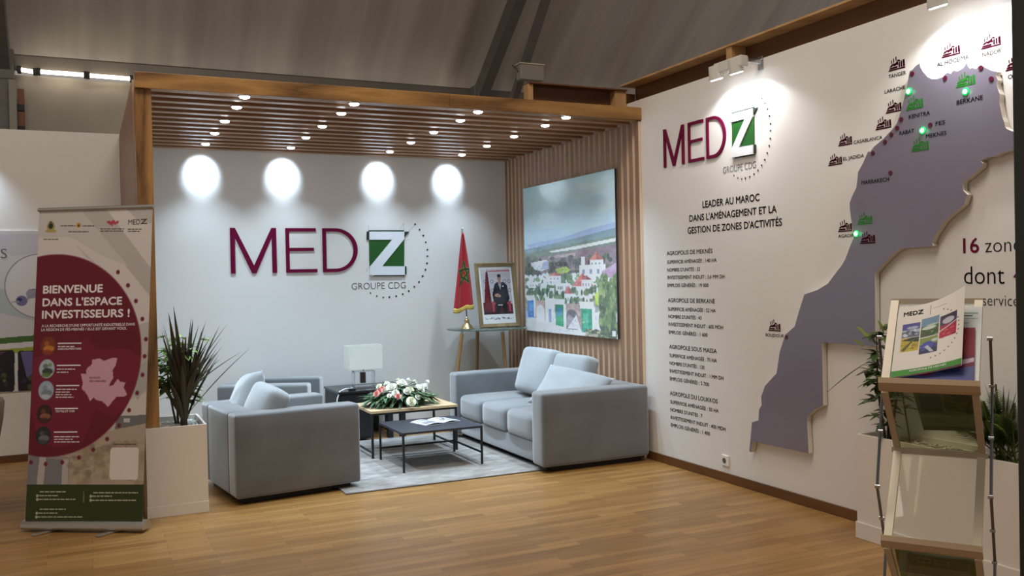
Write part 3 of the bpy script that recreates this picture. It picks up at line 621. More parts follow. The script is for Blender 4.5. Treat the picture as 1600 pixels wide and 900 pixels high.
xx, yy = onA(.27, .70); pillow('cushion', 'pale pointed cushion on the foreground armchair, the upper one behind', .46, .46, .18, (xx, yy, .62), (R(24), R(8), R(94)), seed=5, group=G)

# rug
rg = MB(); n1, n2 = 60, 70; RX0, RX1, RY0, RY1 = 1.62, 3.215, 6.255, 8.25; vs = []
def rug_material():
    m = bpy.data.materials.new('rug_pile'); m.use_nodes = True; nt = m.node_tree; b = nt.nodes['Principled BSDF']; L = nt.links.new; b.inputs['Roughness'].default_value = .95; b.inputs['Sheen Weight'].default_value = .2
    tc = nt.nodes.new('ShaderNodeTexCoord'); mp = nt.nodes.new('ShaderNodeMapping'); mp.inputs['Scale'].default_value = (1, 2.4, 1)
    nz = nt.nodes.new('ShaderNodeTexNoise'); nz.inputs['Scale'].default_value = 5; nz.inputs['Detail'].default_value = 6; nz.inputs['Roughness'].default_value = .65
    rp = nt.nodes.new('ShaderNodeValToRGB'); rp.color_ramp.elements[0].position = .32; rp.color_ramp.elements[0].color = (*lin((106, 102, 98)), 1); rp.color_ramp.elements[1].position = .68; rp.color_ramp.elements[1].color = (*lin((160, 155, 150)), 1)
    L(tc.outputs['Object'], mp.inputs[0]); L(mp.outputs[0], nz.inputs['Vector']); L(nz.outputs[0], rp.inputs[0]); L(rp.outputs[0], b.inputs['Base Color'])
    n2_ = nt.nodes.new('ShaderNodeTexNoise'); n2_.inputs['Scale'].default_value = 180; bp = nt.nodes.new('ShaderNodeBump'); bp.inputs['Strength'].default_value = .5; bp.inputs['Distance'].default_value = .01
    L(tc.outputs['Object'], n2_.inputs['Vector']); L(n2_.outputs[0], bp.inputs['Height']); L(bp.outputs[0], b.inputs['Normal']); return m
rg.box((RX0, RY0, .0005), (RX1, RY1, .011), .004)
t = rg.build('rug', rug_material()); tag(t, 'mottled pale grey rug under the two low tables', 'rug')
tag(MB().box((RX0-.004, RY0-.006, .0005), (RX1+.004, RY0+.001, .008), .002).build('binding', mat('rug_binding', (96, 86, 76), .9), t), 'dark bound edge')

# low black coffee table
t = thing('coffee_table', 'low black metal coffee table with an open magazine on it', 'coffee table', (2.18, 6.67, .011))
X0, X1, Y0, Y1, H = 2.18, 2.855, 6.67, 7.295, .322
MB().box((X0, Y0, H-.018), (X1, Y1, H), .002).build('tabletop', mat('black_tabletop', (44, 46, 54), .38), t, world=True)
for x in (X0+.009, X1-.009):
    for y in (Y0+.009, Y1-.009): MB().box((x-.008, y-.008, .0112), (x+.008, y+.008, H-.018), .001).build('leg', M_black, t, world=True)
MB().box((X0+.017, Y1-.016, .10), (X1-.017, Y1-.002, .114), .001).build('stretcher', M_black, t, world=True)
MB().box((X1-.016, Y0+.017, .10), (X1-.002, Y1-.017, .114), .001).build('stretcher', M_black, t, world=True)
# wood-topped table behind
t = thing('side_table', 'low table with oak top and black frame carrying the flower arrangement', 'side table', (2.13, 7.34, .011))
X0, X1, Y0, Y1, H = 2.13, 2.91, 7.345, 7.93, .408
MB().box((X0, Y0, H-.022), (X1, Y1, H), .002).build('tabletop', wood('oak_tabletop', (176, 150, 114), (200, 176, 140), 0, 2, .45, 4), t, world=True)
MB().box((X0+.004, Y0+.004, H-.038), (X1-.004, Y0+.022, H-.0225), .001).build('apron', M_black, t, world=True)
MB().box((X0+.004, Y1-.022, H-.038), (X1-.004, Y1-.004, H-.0225), .001).build('apron', M_black, t, world=True)
for x in (X0+.013, X1-.013):
    for y in (Y0+.013, Y1-.013): MB().box((x-.009, y-.009, .0112), (x+.009, y+.009, H-.038), .001).build('leg', M_black, t, world=True)
for x in (X0+.013, X1-.013): MB().box((x-.007, Y0+.022, .05), (x+.007, Y1-.022, .064), .001).build('stretcher', M_black, t, world=True)
# magazine
def magazine():
    k = Ink(.34, .235, 70, 46, (236, 236, 238)); k.rect(.02, .02, .15, .12, (120, 122, 130)); k.rect(.02, .14, .15, .215, (170, 172, 178)); k.rect(.19, .02, .32, .215, (206, 206, 210)); k.speck(.2, .03, .31, .2, [(110, 112, 120), (180, 160, 150), (60, 64, 70)], 30, .012, .012); k.rect(.167, 0, .173, .235, (150, 150, 154))
    for i in range(12): k.rect(.03, .03+.007*i, .14, .0325+.007*i, (190, 190, 194))
    P = Plane((2.44, 6.86, .3325), (math.cos(R(14)), math.sin(R(14)), 0), (-math.sin(R(14)), math.cos(R(14)), 0))
    f = lambda u, v: P.xyz(u, v, .010*math.sin(min(1, abs(u-.17)/.16)*math.pi)*.9 + .001)
    o = k.sheet('magazine', f, print_mat('glossy_print', .25, .4)); tag(o, 'open glossy magazine lying on the black coffee table', 'magazine')
    mb = MB(); mb.box((0, 0, 0), (.345, .24, .006), .001); q = mb.build('cover', mat('magazine_cover', (150, 150, 156), .4), o); q.matrix_local = Matrix.Translation(P.xyz(-.0025, -.0025, -.0095)) @ Matrix.Rotation(R(14), 4, 'Z')
magazine()

# flower arrangement
def flowers():
    rg = random.Random(11); c = Vector((2.47, 7.60, .41)); t = thing('flower_arrangement', 'long low flower arrangement of white roses, pink buds and dark leaves', 'flower arrangement', c)
    MB().lathe([(.10, 0), (.13, .01), (.14, .05), (.12, .055)], n=20).build('bowl', M_black, t)
    M_leaf = mat('bouquet_leaf', (52, 84, 46), .5, var=.45, scale=9); M_leafp = mat('bouquet_leaf_pale', (116, 138, 92), .55, var=.2, scale=9)
    def leaves(n, zr, ln, wd, droop, spread, mtl, sd):
        rr = random.Random(sd); mb = MB()
        for _ in range(n):
            a = rr.uniform(0, 2*math.pi); e = rr.uniform(.35, 1); d = Vector((math.cos(a)*1.0, math.sin(a)*.62, 0)); b = Vector((d.x*spread*e, d.y*spread*e, rr.uniform(*zr)*(1.15-e)+.035))
            l = ln*rr.uniform(.7, 1.3); up = rr.uniform(*droop); dd = (d+Vector((rr.uniform(-.5, .5), rr.uniform(-.5, .5), up))).normalized(); sd_ = dd.cross(Vector((0, 0, 1))).normalized(); nn = sd_.cross(dd)
            w = wd*rr.uniform(.7, 1.2); pts = []
            for k in range(6):
                s = k/5; cc = b+dd*l*s+nn*(-.25*l*s*s)+Vector((0, 0, -.12*l*s*s)); ww = w*math.sin(math.pi*min(.98, .08+.9*s))
                pts += [cc-sd_*ww+nn*.25*ww, cc, cc+sd_*ww+nn*.25*ww]
            for p in pts: p.z = max(p.z, .004 if (abs(p.x) < .40 and abs(p.y) < .25) else -.05)
            mb.add(pts, [f for k in range(5) for f in ([k*3, k*3+1, k*3+4, k*3+3], [k*3+1, k*3+2, k*3+5, k*3+4])], 0, True)
        return mb
    tag(leaves(210, (.03, .16), .13, .019, (-.5, .5), .27, M_leaf, 5).build('foliage', M_leaf, t), kind='stuff')
    tag(leaves(70, (.05, .18), .11, .010, (.0, .9), .26, M_leafp, 9).build('foliage', M_leafp, t), 'paler narrow leaves', kind='stuff')
    def bloom(p, r, m, tilt, petals=3):
        mb = MB(); ax = Vector(tilt).normalized(); q = ax.to_track_quat('Z', 'Y'); m4 = Matrix.Translation(p) @ q.to_matrix().to_4x4()
        for ring in range(4):
            n = (4, 5, 6, 7)[ring]; rr_ = r*(.28, .52, .76, 1.)[ring]; hh = r*(.95, .85, .62, .30)[ring]
            for i in range(n):
                a = 2*math.pi*(i+.37*ring)/n; wd = 2.3*math.pi/n; vs = []
                for jj in range(4):
                    sv = jj/3
                    for kk in range(5):
                        su = (kk/4-.5)*wd*(.55+.45*sv*(1.6-.6*sv)); rad = rr_*(.35+.65*math.sin(sv*1.45)); z = hh*(sv-.12*sv*sv*(ring)) - .12*r*(abs(kk-2)/2)**2*sv
                        vs.append(m4 @ Vector((math.cos(a+su)*rad, math.sin(a+su)*rad, z-.25*r)))
                mb.add(vs, [[j*5+k, j*5+k+1, (j+1)*5+k+1, (j+1)*5+k] for j in range(3) for k in range(4)], 0, True)
        return mb
    M_ros = mat('white_petal', (240, 238, 228), .6); M_cream = mat('cream_petal', (232, 230, 206), .6); M_pink = mat('coral_petal', (230, 164, 156), .6)
    P_ = lambda px, py, y: at('y', y, px, py) - c
    spots = [(612, 605, 7.50, .052, 0), (628, 598, 7.62, .050, 0), (641, 610, 7.50, .046, 1), (657, 606, 7.55, .050, 0), (664, 603, 7.62, .040, 0), (636, 611, 7.44, .034, 0), (643, 629, 7.34, .044, 1), (618, 614, 7.42, .034, 0), (608, 618, 7.40, .022, 0), (648, 597, 7.66, .034, 0), (668, 597, 7.68, .030, 0), (653, 620, 7.42, .028, 0), (592, 603, 7.60, .028, 1), (604, 599, 7.66, .03, 0), (679, 620, 7.56, .024, 1), (622, 594, 7.74, .03, 1), (638, 594, 7.72, .03, 0), (601, 609, 7.5, .03, 0)]
    for px, py, y, r, k in spots:
        p = P_(px, py, y); p.z = max(p.z, .06); bloom(p, r, None, (p.x*1.2, p.y*1.2-.12, .30)).build('rose', (M_ros, M_cream)[k], t)
    for px, py, y, r in [(588, 615, 7.44, .030), (597, 607, 7.5, .026), (622, 619, 7.38, .028), (593, 610, 7.48, .028)]:
        p = P_(px, py, y); p.z = max(p.z, .05); bloom(p, r, None, (p.x, p.y-.15, .25)).build('pink_rose', M_pink, t)
flowers()

# black cabinet with the lamp
t = thing('side_cabinet', 'black low cabinet in the back corner carrying the table lamp', 'side cabinet', (2.10, 8.28, 0))
MB().box((2.09, 8.26, .455), (2.80, 8.83, .475), .002).build('top', mat('dark_gloss_top', (34, 30, 34), .25), t, world=True)
MB().box((2.10, 8.28, .02), (2.40, 8.82, .455), .003).build('carcass', M_black, t, world=True)
MB().box((2.115, 8.272, .04), (2.385, 8.28, .44), .002).build('door', M_black, t, world=True)
for x in (2.575, 2.70): MB().box((x, 8.30, 0), (x+.05, 8.36, .455), .002).build('leg', M_black, t, world=True)
for x in (2.575, 2.70): MB().box((x, 8.76, 0), (x+.05, 8.82, .455), .002).build('leg', M_black, t, world=True)
t = thing('table_lamp', 'table lamp with rectangular off-white shade and clear glass base', 'table lamp', (2.40, 8.50, .475))
mb = MB(); 
for s0, s1 in (((-.162, -.10), (-.158, .10)), ((.158, -.10), (.162, .10))): mb.box((s0[0], s0[1], .185), (s1[0], s1[1], .41))
mb.box((-.162, -.104, .185), (.162, -.10, .41)); mb.box((-.162, .10, .185), (.162, .104, .41)); mb.build('lamp_shade', mat('lamp_shade_cloth', (234, 234, 224), .8), t)
M_glass = mat('clear_glass', (236, 240, 244), .04, trans=1, ior=1.45)
MB().box((-.10, -.05, .012), (.10, .05, .018), .002).build('glass_foot', M_glass, t)
for x in (-.104, .092): MB().box((x, -.045, .0185), (x+.012, .045, .155), .003).build('glass_side', M_glass, t)
MB().box((-.10, -.05, .156), (.10, .05, .166), .002).build('glass_bridge', M_glass, t)
MB().box((-.032, -.02, .045), (.018, .02, .15), .004).build('bronze_block', mat('bronze_block', (84, 72, 70), .35, .4), t)
MB().rod((0, 0, .166), (0, 0, .30), .008, n=10).build('stem', M_chrome, t)
MB().box((-.12, -.07, 0), (.12, .07, .0115), .003).build('base_plate', M_chrome, t)
MB().tube([(-.11, -.03, .008), (-.16, -.10, .012), (-.22, -.17, .022), (-.29, -.22, .006), (-.325, -.25, -.06), (-.33, -.245, -.2), (-.34, -.25, -.44), (-.37, -.1, -.465)], .005, 8).build('cord', mat('white_cord', (226, 226, 226), .5), t)
MB().box((-.20, -.2, .002), (-.13, -.16, .022), .006).build('cord_switch', M_black, t)

# glass console with portrait and flag
t = thing('console_table', 'round glass console table with wooden splayed legs behind the sofa', 'console table', (3.69, 8.46, 0))
M_cglass = mat('console_glass', (150, 170, 160), .05, trans=.85, ior=1.45)
MB().lathe([(.0, .985), (.405, .985), (.41, .989), (.41, .995), (.405, .999), (.0, .999)], n=64).build('glass_top', M_cglass, t)
M_legw = wood('console_leg_wood', (132, 96, 56), (164, 124, 78), 2, 2, .45, 5)
for Y, a, b in ((8.26, (722, 517), (712, 604)), (8.70, (746, 516), (745, 600)), (8.20, (785, 518), (793, 612)), (8.66, (813, 517), (818, 600))):
    a, b = at('y', Y, *a), at('y', Y, *b); k = (a.z-.962)/(a.z-b.z); a = a+(b-a)*k; b = a+(b-a)*(a.z/(a.z-b.z))
    o = MB().rod(b, a, .012, .019, 14).build('leg', M_legw, t, world=True)
    MB().rod(a+Vector((0, 0, .0005)), (a.x, a.y, .984), .014, n=14).build('glass_mount', M_chrome, o, world=True)

def portrait():
    w, h = .455, .665; tl = R(10)
    P = Plane((3.555, 8.33, 1.002), (1, .04, 0), (0, math.sin(tl), math.cos(tl)))
    t = thing('portrait_frame', 'gold brown framed portrait of a person in a dark suit, on the glass console', 'framed picture', P.O)
    M_gold = wood('gilt_frame', (120, 98, 64), (168, 144, 104), 2, 3, .38, 4); b = .040
    mb = MB(); O = [(0, 0), (w, 0), (w, h), (0, h)]; I = [(b, b), (w-b, b), (w-b, h-b), (b, h-b)]
    for k in range(4):
        q = (k+1) % 4; pts = [O[k], O[q], I[q], I[k]]; A = [P.xyz(*p, 0) for p in pts]; B = [P.xyz(*O[k], .018), P.xyz(*O[q], .018), P.xyz(*I[q], .012), P.xyz(*I[k], .012)]
        B2 = [P.xyz(*p, .022) for p in (((O[k][0]*.8+I[k][0]*.2), (O[k][1]*.8+I[k][1]*.2)), ((O[q][0]*.8+I[q][0]*.2), (O[q][1]*.8+I[q][1]*.2)))]
        v = A+[B[0], B[1], B2[1], B2[0], B[2], B[3]]
        mb.add(v, [[3, 2, 1, 0], [0, 1, 5, 4], [4, 5, 6, 7], [7, 6, 8, 9], [9, 8, 2, 3]])
    mb.build('frame', M_gold, t, world=True)
    mb = MB(); mb.prism([(0.004, .004), (w-.004, .004), (w-.004, h-.004), (.004, h-.004)], P, -.006, -.0005); mb.build('back_board', M_brownbd, t, world=True)
    p, q = P.xyz(w/2, h*.72, -.006), Vector((3.555+w/2+.01, 8.60, 1.002)); MB().bar(p, q, .05, .008).build('strut', M_brownbd, t, world=True)
    iw, ih = w-2*b, h-2*b; k = Ink(iw, ih, 150, 234, (238, 236, 234)); m = .022; B0 = .095
    U = lambda x: m+x*(iw-2*m); V = lambda y: B0+y*(ih-B0-m)
    def E(x, y, rx, ry, c, a=1): k.ell(U(x), V(y), rx*(iw-2*m), ry*(ih-B0-m), c, a)
    def Q(pts, c, a=1): k.poly([(U(x), V(y)) for x, y in pts], c, a)
    Q([(0, 0), (1, 0), (1, 1), (0, 1)], (196, 188, 192)); Q([(0, .9), (1, .9), (1, 1), (0, 1)], (212, 200, 198)); Q([(.25, .935), (1, .945), (1, .975), (.25, .96)], (186, 96, 104))
    for x in (.13, .36, .80, .95):
        for y in (.72, .52): E(x, y, .055, .042, (120, 112, 122)); E(x, y, .035, .027, (206, 198, 200))
    Q([(0, 0), (1, 0), (1, .22), (0, .26)], (96, 20, 34)); Q([(0, 0), (1, 0), (1, .05), (0, .06)], (54, 12, 20))
    Q([(.17, .93), (.235, .93), (.30, .20), (.26, .08), (.02, .12)], (110, 22, 36)); Q([(.20, .92), (.235, .93), (.26, .3), (.2, .2)], (78, 14, 26)); Q([(.2, .93), (.215, 1.), (.235, .93)], (60, 56, 30))
    Q([(.30, .28), (.95, .28), (.93, .05), (.88, .05), (.86, .22), (.38, .22), (.36, .05), (.31, .05)], (176, 66, 84))
    Q([(.44, .66), (.52, .70), (.76, .70), (.86, .64), (.92, .34), (.86, .26), (.36, .26), (.34, .44)], (26, 24, 34)); Q([(.42, .30), (.82, .30), (.80, .02), (.68, .02), (.62, .2), (.52, .02), (.42, .04)], (20, 18, 26))
    Q([(.57, .69), (.66, .69), (.63, .52)], (226, 222, 226)); Q([(.60, .68), (.63, .68), (.625, .54)], (90, 84, 100)); Q([(.70, .60), (.75, .60), (.75, .63), (.70, .62)], (200, 190, 196))
    E(.615, .785, .062, .072, (170, 128, 108)); Q([(.57, .72), (.66, .72), (.65, .66), (.585, .66)], (160, 118, 100)); E(.615, .845, .064, .034, (34, 26, 26)); E(.595, .79, .008, .006, (50, 36, 34)); E(.637, .79, .008, .006, (50, 36, 34)); Q([(.60, .748), (.635, .748), (.632, .741), (.603, .741)], (120, 70, 66)); E(.617, .768, .009, .012, (152, 110, 92))
    E(.50, .415, .09, .038, (178, 138, 118)); E(.57, .40, .06, .03, (170, 130, 110)); Q([(.50, .215), (.66, .215), (.66, .185), (.50, .185)], (188, 176, 180))
    rr = np.random.default_rng(5)
    for i in range(60):
        x = .03+.94*rr.random(); k.ell(U(x), B0*.55+rr.normal()*.006, .006*rr.random()+.003, .004, (110, 108, 116), .7)
    k.sheet('picture', lambda u, v: P.xyz(b+u, b+v, .0045), print_mat('portrait_print', .18, .6), t, world=True, gain=.9)
portrait()

def flag():
    c = Vector((3.43, 8.36, .9995)); t = thing('table_flag', 'red table flag with green star on a gilt stand', 'table flag', c)
    M_gilt = mat('gilt_metal', (186, 160, 112), .25, .9)
    MB().lathe([(.0, 0), (.078, 0), (.080, .006), (.06, .012), (.052, .03), (.035, .05), (.024, .065), (.028, .08), (.018, .098), (.010, .11), (.009, .125), (.0, .125)], n=32).build('stand', M_gilt, t)
    MB().rod((0, 0, .12), (-.028, 0, .945), .006, n=12).build('pole', mat('pole_metal', (96, 86, 76), .35, .7), t)
    MB().lathe([(.0, -.002), (.010, .0), (.012, .02), (.009, .035), (.011, .045), (.008, .065), (.0, .07)], (-.029, 0, .945), 16).build('finial', mat('silver_finial', (210, 208, 204), .25, .9), t)
    H0, H1 = .955, .195
    def cloth(u, v, off=0.):                           # u across 0..1, v down 0..1
        w = .022+.205*v**.85; cx = -.028*(1-v)-.004-.02*v; x = cx+(u-.5)*w - .020*(v**2); z = H0-(H0-H1)*v*(1-.07*(u-.25)) - .02*v*abs(math.sin(u*5)); 
        y = -.018-.020*math.sin(u*9.5+.6)*(.4+.6*v)-.01*v-off
        return Vector((x, y, z))
    n, mq = 36, 40; mb = MB(); mb.add([cloth(i/n, .965*j/mq) for j in range(mq+1) for i in range(n+1)], [[j*(n+1)+i, j*(n+1)+i+1, (j+1)*(n+1)+i+1, (j+1)*(n+1)+i] for j in range(mq) for i in range(n)], 0, True)
    o = mb.build('cloth', mat('flag_red', (170, 18, 32), .7, sheen=.2), t); so = o.modifiers.new('s', 'SOLIDIFY'); so.thickness = .002
    mb = MB(); mb.add([cloth(i/n, .96+.06*j/3, .002) for j in range(4) for i in range(n+1)], [[j*(n+1)+i, j*(n+1)+i+1, (j+1)*(n+1)+i+1, (j+1)*(n+1)+i] for j in range(3) for i in range(n)], 0, True)
    o = mb.build('fringe', mat('gold_fringe', (206, 172, 84), .6), t); so = o.modifiers.new('s', 'SOLIDIFY'); so.thickness = .003
    # five-pointed star, laid on the folds
    def star(r, wd):
        P5 = [(math.sin(2*math.pi*k*2/5), math.cos(2*math.pi*k*2/5)) for k in range(5)]; quads = []
        for k in range(5):
            (a, b), (c_, d) = P5[k], P5[(k+1) % 5]; dx, dy = c_-a, d-b; l = math.hypot(dx, dy); nx, ny = -dy/l*wd, dx/l*wd
            for s in range(12):
                f, g = s/12, (s+1)/12
                quads.append([(a+dx*f+nx, b+dy*f+ny), (a+dx*g+nx, b+dy*g+ny), (a+dx*g-nx, b+dy*g-ny), (a+dx*f-nx, b+dy*f-ny)])
        return quads
    for wd, nm, m, off in ((.13, 'star_outline', mat('star_gold', (170, 140, 60), .6), .004), (.085, 'star', mat('star_green', (30, 70, 36), .6), .0055)):
        mb = MB(); CV = .53
        for qd in star(1, wd):
            W_ = .022+.205*CV**.85
            mb.add([cloth(min(.99, max(.01, .52+x*.066/W_)), CV-y*.125/(H0-H1), off) for x, y in qd], [[0, 1, 2, 3]], 0, False)
        mb.build(nm, m, t)
flag()

# framed aerial photograph on the slat wall
def aerial():
    PF = Plane((XR-.05, 0, 0), (0, -1, 0), (0, 0, 1)); a, b = PF.uv(817.3, 295.3), PF.uv(965.2, 530); u0, v0 = a[0], b[1]; W, H = b[0]-a[0], a[1]-b[1]
    P = Plane(PF.xyz(u0, v0), PF.U, PF.V)
    t = thing('aerial_photograph', 'tall mounted photograph of a gatehouse, white village and fields on the slat wall', 'photograph', P.O)
    MB().prism([(0, 0), (W, 0), (W, H), (0, H)], P, -.022, -.001).build('mount_board', mat('mount_board', (60, 56, 60), .5), t, world=True)
    k = Ink(W, H, 300, 250, (176, 192, 220)); rr = k.rng
    X = lambda x: x*W; Y = lambda y: (1-y)*H                    # fractions from the top left corner
    def Q(p, c, a_=1): k.poly([(X(x), Y(y)) for x, y in p], c, a_)
    def Rr(x0, y0, x1, y1, c, a_=1): Q([(x0, y0), (x1, y0), (x1, y1), (x0, y1)], c, a_)
    f = (1-k.v/H)[..., None]; k.c = np.array((120, 165, 215.))*(1-np.clip(f*2, 0, 1))+np.array((128, 150, 228.))*np.clip(f*2, 0, 1)
    for i in range(40): k.ell(X(rr.random()), Y(rr.uniform(.0, .36)), X(.22), Y(.975)*1.5, (160, 178, 230), .10)
    Q([(0, .405), (.2, .385), (.45, .375), (.7, .34), (.85, .325), (1, .315), (1, .5), (0, .5)], (116, 136, 170)); Q([(0, .43), (.35, .405), (.7, .375), (1, .345), (1, .5), (0, .5)], (86, 110, 116))
    Q([(0, .465), (.4, .43), (1, .39), (1, .6), (0, .6)], (84, 100, 84)); Q([(.3, .455), (.6, .435), (1, .405), (1, .425), (.6, .455), (.35, .465)], (206, 196, 196)); Q([(0, .50), (.5, .47), (1, .44), (1, .62), (0, .62)], (104, 86, 92))
    Q([(.3, .49), (.6, .475), (.6, .495), (.3, .505)], (142, 118, 116)); k.speck(0, Y(.64), W, Y(.5), [(46, 58, 50), (60, 66, 62), (72, 84, 60), (52, 48, 56)], 150, .045, .03)
    Q([(.08, .525), (.28, .51), (.30, .57), (.22, .585), (.1, .57)], (164, 168, 186)); Q([(.2, .575), (.24, .52), (.30, .52), (.30, .57)], (128, 134, 158)); Q([(.02, .60), (.1, .55), (.16, .60), (.1, .65)], (52, 66, 52))
    Q([(.38, .575), (.5, .56), (.55, .585), (.5, .605), (.4, .605)], (134, 154, 54))
    Q([(0, .66), (1, .60), (1, .9), (0, .86)], (118, 124, 120)); k.speck(0, Y(.77), W, Y(.62), [(196, 200, 212), (222, 222, 230), (74, 100, 64), (58, 78, 56), (92, 116, 78), (168, 172, 182)], 330, .045, .03)
    def house(x, y, w, h, rc=(160, 92, 84), cone=0):
        Rr(x, y-h, x+w, y, (226, 228, 238)); Rr(x+w*.62, y-h, x+w, y, (186, 190, 208))
        for i in range(3): Rr(x+w*(.12+.28*i), y-h*.6, x+w*(.22+.28*i), y-h*.25, (104, 112, 136))
        if cone: Q([(x-w*.08, y-h), (x+w*.5, y-h-cone), (x+w*1.08, y-h)], rc); Q([(x+w*.5, y-h), (x+w*.5, y-h-cone), (x+w*1.08, y-h)], tuple(v*.78 for v in rc))
    house(.64, .63, .26, .075); Rr(.66, .505, .70, .56, (230, 232, 240)); house(.75, .565, .13, .035, (184, 100, 88), .052); Q([(.86, .60), (1, .55), (1, .63), (.88, .64)], (140, 110, 138)); house(.88, .70, .12, .065); house(.3, .655, .14, .035, (176, 96, 86), .028); house(.38, .72, .16, .05); house(.24, .74, .12, .04)
    house(.57, .765, .20, .075, (172, 84, 76), .085); house(.47, .80, .10, .065, (168, 84, 80), .05); house(.66, .70, .1, .05, (150, 80, 84), .03); house(.05, .70, .12, .04)
    k.speck(0, Y(.80), W, Y(.70), [(66, 92, 60), (86, 116, 76), (52, 76, 56)], 80, .03, .035); Q([(.79, .74), (.88, .68), (.93, .74), (.88, .82), (.80, .80)], (146, 166, 52))
    Q([(.68, .88), (1, .80), (1, 1), (0, 1), (0, .93)], (176, 172, 176)); Q([(0, .915), (.3, .90), (.85, .955), (.7, 1), (0, .99)], (186, 182, 186))
    def gate(x0, x1, y0, y1, tower, arch):
        Q([(x0, y0), (x1, y0), (x1, y1), (x0, y1-.02)], (150, 124, 116)); xc = (x0+x1)/2; pts = [(xc-(x1-x0)*.28, y1), (xc+(x1-x0)*.28, y1)]+[(xc+(x1-x0)*.28*math.cos(R(a_)), y0+(y1-y0)*.5-(y1-y0)*.28*math.sin(R(a_))) for a_ in range(0, 181, 15)]; Q(pts, arch)
    gate(.10, .28, .785, .925, 1, (192, 186, 186)); Rr(.03, .775, .12, .905, (34, 92, 168)); Q([(.02, .755), (.12, .75), (.12, .785), (.02, .79)], (228, 230, 240)); Rr(.105, .77, .13, .90, (206, 210, 228)); Rr(.045, .80, .10, .86, (52, 120, 190))
    Q([(.25, .77), (.36, .77), (.36, .945), (.25, .93)], (224, 228, 242)); Rr(.29, .84, .32, .93, (96, 116, 150))
    gate(.44, .66, .80, .965, 1, (86, 82, 92)); Q([(.47, .93), (.52, .87), (.60, .90), (.52, .955)], (126, 118, 126)); Q([(.50, .96), (.60, .87), (.64, .96)], (188, 182, 188))
    Q([(.37, .80), (.46, .80), (.46, .955), (.37, .945)], (24, 124, 78)); Q([(.36, .775), (.48, .775), (.47, .81), (.36, .81)], (230, 232, 242)); Rr(.385, .83, .44, .88, (40, 100, 140)); Q([(.46, .80), (.49, .81), (.49, .955), (.46, .955)], (214, 216, 230))
    Q([(.65, .815), (.76, .815), (.76, .985), (.65, .975)], (20, 126, 92)); Q([(.63, .785), (.78, .785), (.78, .83), (.64, .83)], (232, 234, 244)); Rr(.67, .86, .72, .95, (46, 150, 120)); Q([(.76, .82), (.79, .815), (.79, .98), (.76, .985)], (206, 210, 226))
    k.speck(X(.84), Y(1.), W, Y(.64), [(58, 84, 46), (78, 102, 52), (44, 64, 42), (96, 116, 62)], 150, .03, .05); k.speck(X(.70), Y(1.), X(.9), Y(.955), [(70, 88, 56), (150, 140, 104), (52, 62, 48)], 40, .03, .012); Q([(.95, .955), (.985, .955), (.985, .985), (.95, .985)], (214, 220, 226))
    k.speck(0, Y(1.), W, Y(.5), [(40, 56, 40), (90, 110, 70), (200, 204, 214), (120, 110, 108), (60, 76, 56), (150, 150, 156)], 420, .010, .008, .4)
    for sc_ in (6, 14, 40):
        q_ = rr.normal(size=(sc_*2, sc_)); yi = np.linspace(0, sc_*2-1.01, k.ny); xi = np.linspace(0, sc_-1.01, k.nx); y_i = yi.astype(int); x_i = xi.astype(int); fy = (yi-y_i)[:, None]; fx = (xi-x_i)[None]
        fld = q_[y_i][:, x_i]*(1-fy)*(1-fx)+q_[y_i+1][:, x_i]*fy*(1-fx)+q_[y_i][:, x_i+1]*(1-fy)*fx+q_[y_i+1][:, x_i+1]*fy*fx
        k.c = np.clip(k.c*(1+fld[..., None]*np.where(k.v < H*.6, .055, .012)[..., None]), 0, 255)
    g_ = k.c.mean(axis=2, keepdims=True); k.c = (k.c*.8+g_*.2)*.90+np.array((172, 182, 206.))*.10
    k.sheet('print', lambda u, v: P.xyz(u, v, 0), print_mat('aerial_print', .14, .9), t, world=True, gain=2.1)
aerial()

# ------------------------------------------------------------------ planters and plants
def blade(mb, base, d, l, w, droop=.3, segs=8, fold=.25, tip=.0, mi=0, belly=.25):
    d = Vector(d).normalized(); sd = d.cross(Vector((0, 0, 1)));
    sd = sd.normalized() if sd.length > 1e-3 else Vector((1, 0, 0)); nn = sd.cross(d); pts = []
    for k in range(segs+1):
        s = k/segs; c = Vector(base)+d*l*s+Vector((0, 0, -droop*l*s*s*.5)); ww = w*(min(1, .35+s/belly*.65) if s < belly else (1-((s-belly)/(1-belly))**1.7)) + .0004
        pts += [c-sd*ww+nn*fold*ww, c, c+sd*ww+nn*fold*ww]
    mb.add(pts, [f for k in range(segs) for f in ([k*3, k*3+1, k*3+4, k*3+3], [k*3+1, k*3+2, k*3+5, k*3+4])], mi, True)
def gravel(a, b, z, n, seed):
    rr = random.Random(seed); mb = MB()
    mb.box((a[0], a[1], z-.03), (b[0], b[1], z-.006))
    for _ in range(n):
        c = Vector((rr.uniform(a[0]+.012, b[0]-.012), rr.uniform(a[1]+.012, b[1]-.012), z)); t = bmesh.new(); bmesh.ops.create_icosphere(t, subdivisions=1, radius=1)
        s = [rr.uniform(.008, .017), rr.uniform(.007, .013), rr.uniform(.005, .009)]; m4 = Matrix.Translation(c) @ Matrix.Rotation(rr.uniform(0, 6), 4, 'Z') @ Matrix.Diagonal((*s, 1)); mb._take(t, 0, True, m4)
    return mb
M_peb = mat('white_pebbles', (214, 210, 204), .6, var=.35, scale=40)
M_plant = mat('planter_lacquer', (226, 218, 208), .5)
t = thing('planter', 'white box planter with pebbles at the foot of the oak upright', 'planter', (.52, 6.5, 0))
Z = .58
mb = MB(); mb.box((.325, 6.255, .075), (.70, 6.27, Z), .001); mb.box((.685, 6.27, .075), (.70, 6.79, Z), .001); mb.box((.43, 6.775, .075), (.685, 6.79, Z), .001); mb.box((.415, 6.42, .075), (.43, 6.79, Z), .001); mb.box((.43, 6.27, .075), (.685, 6.775, .09)); mb.build('box', M_plant, t, world=True)
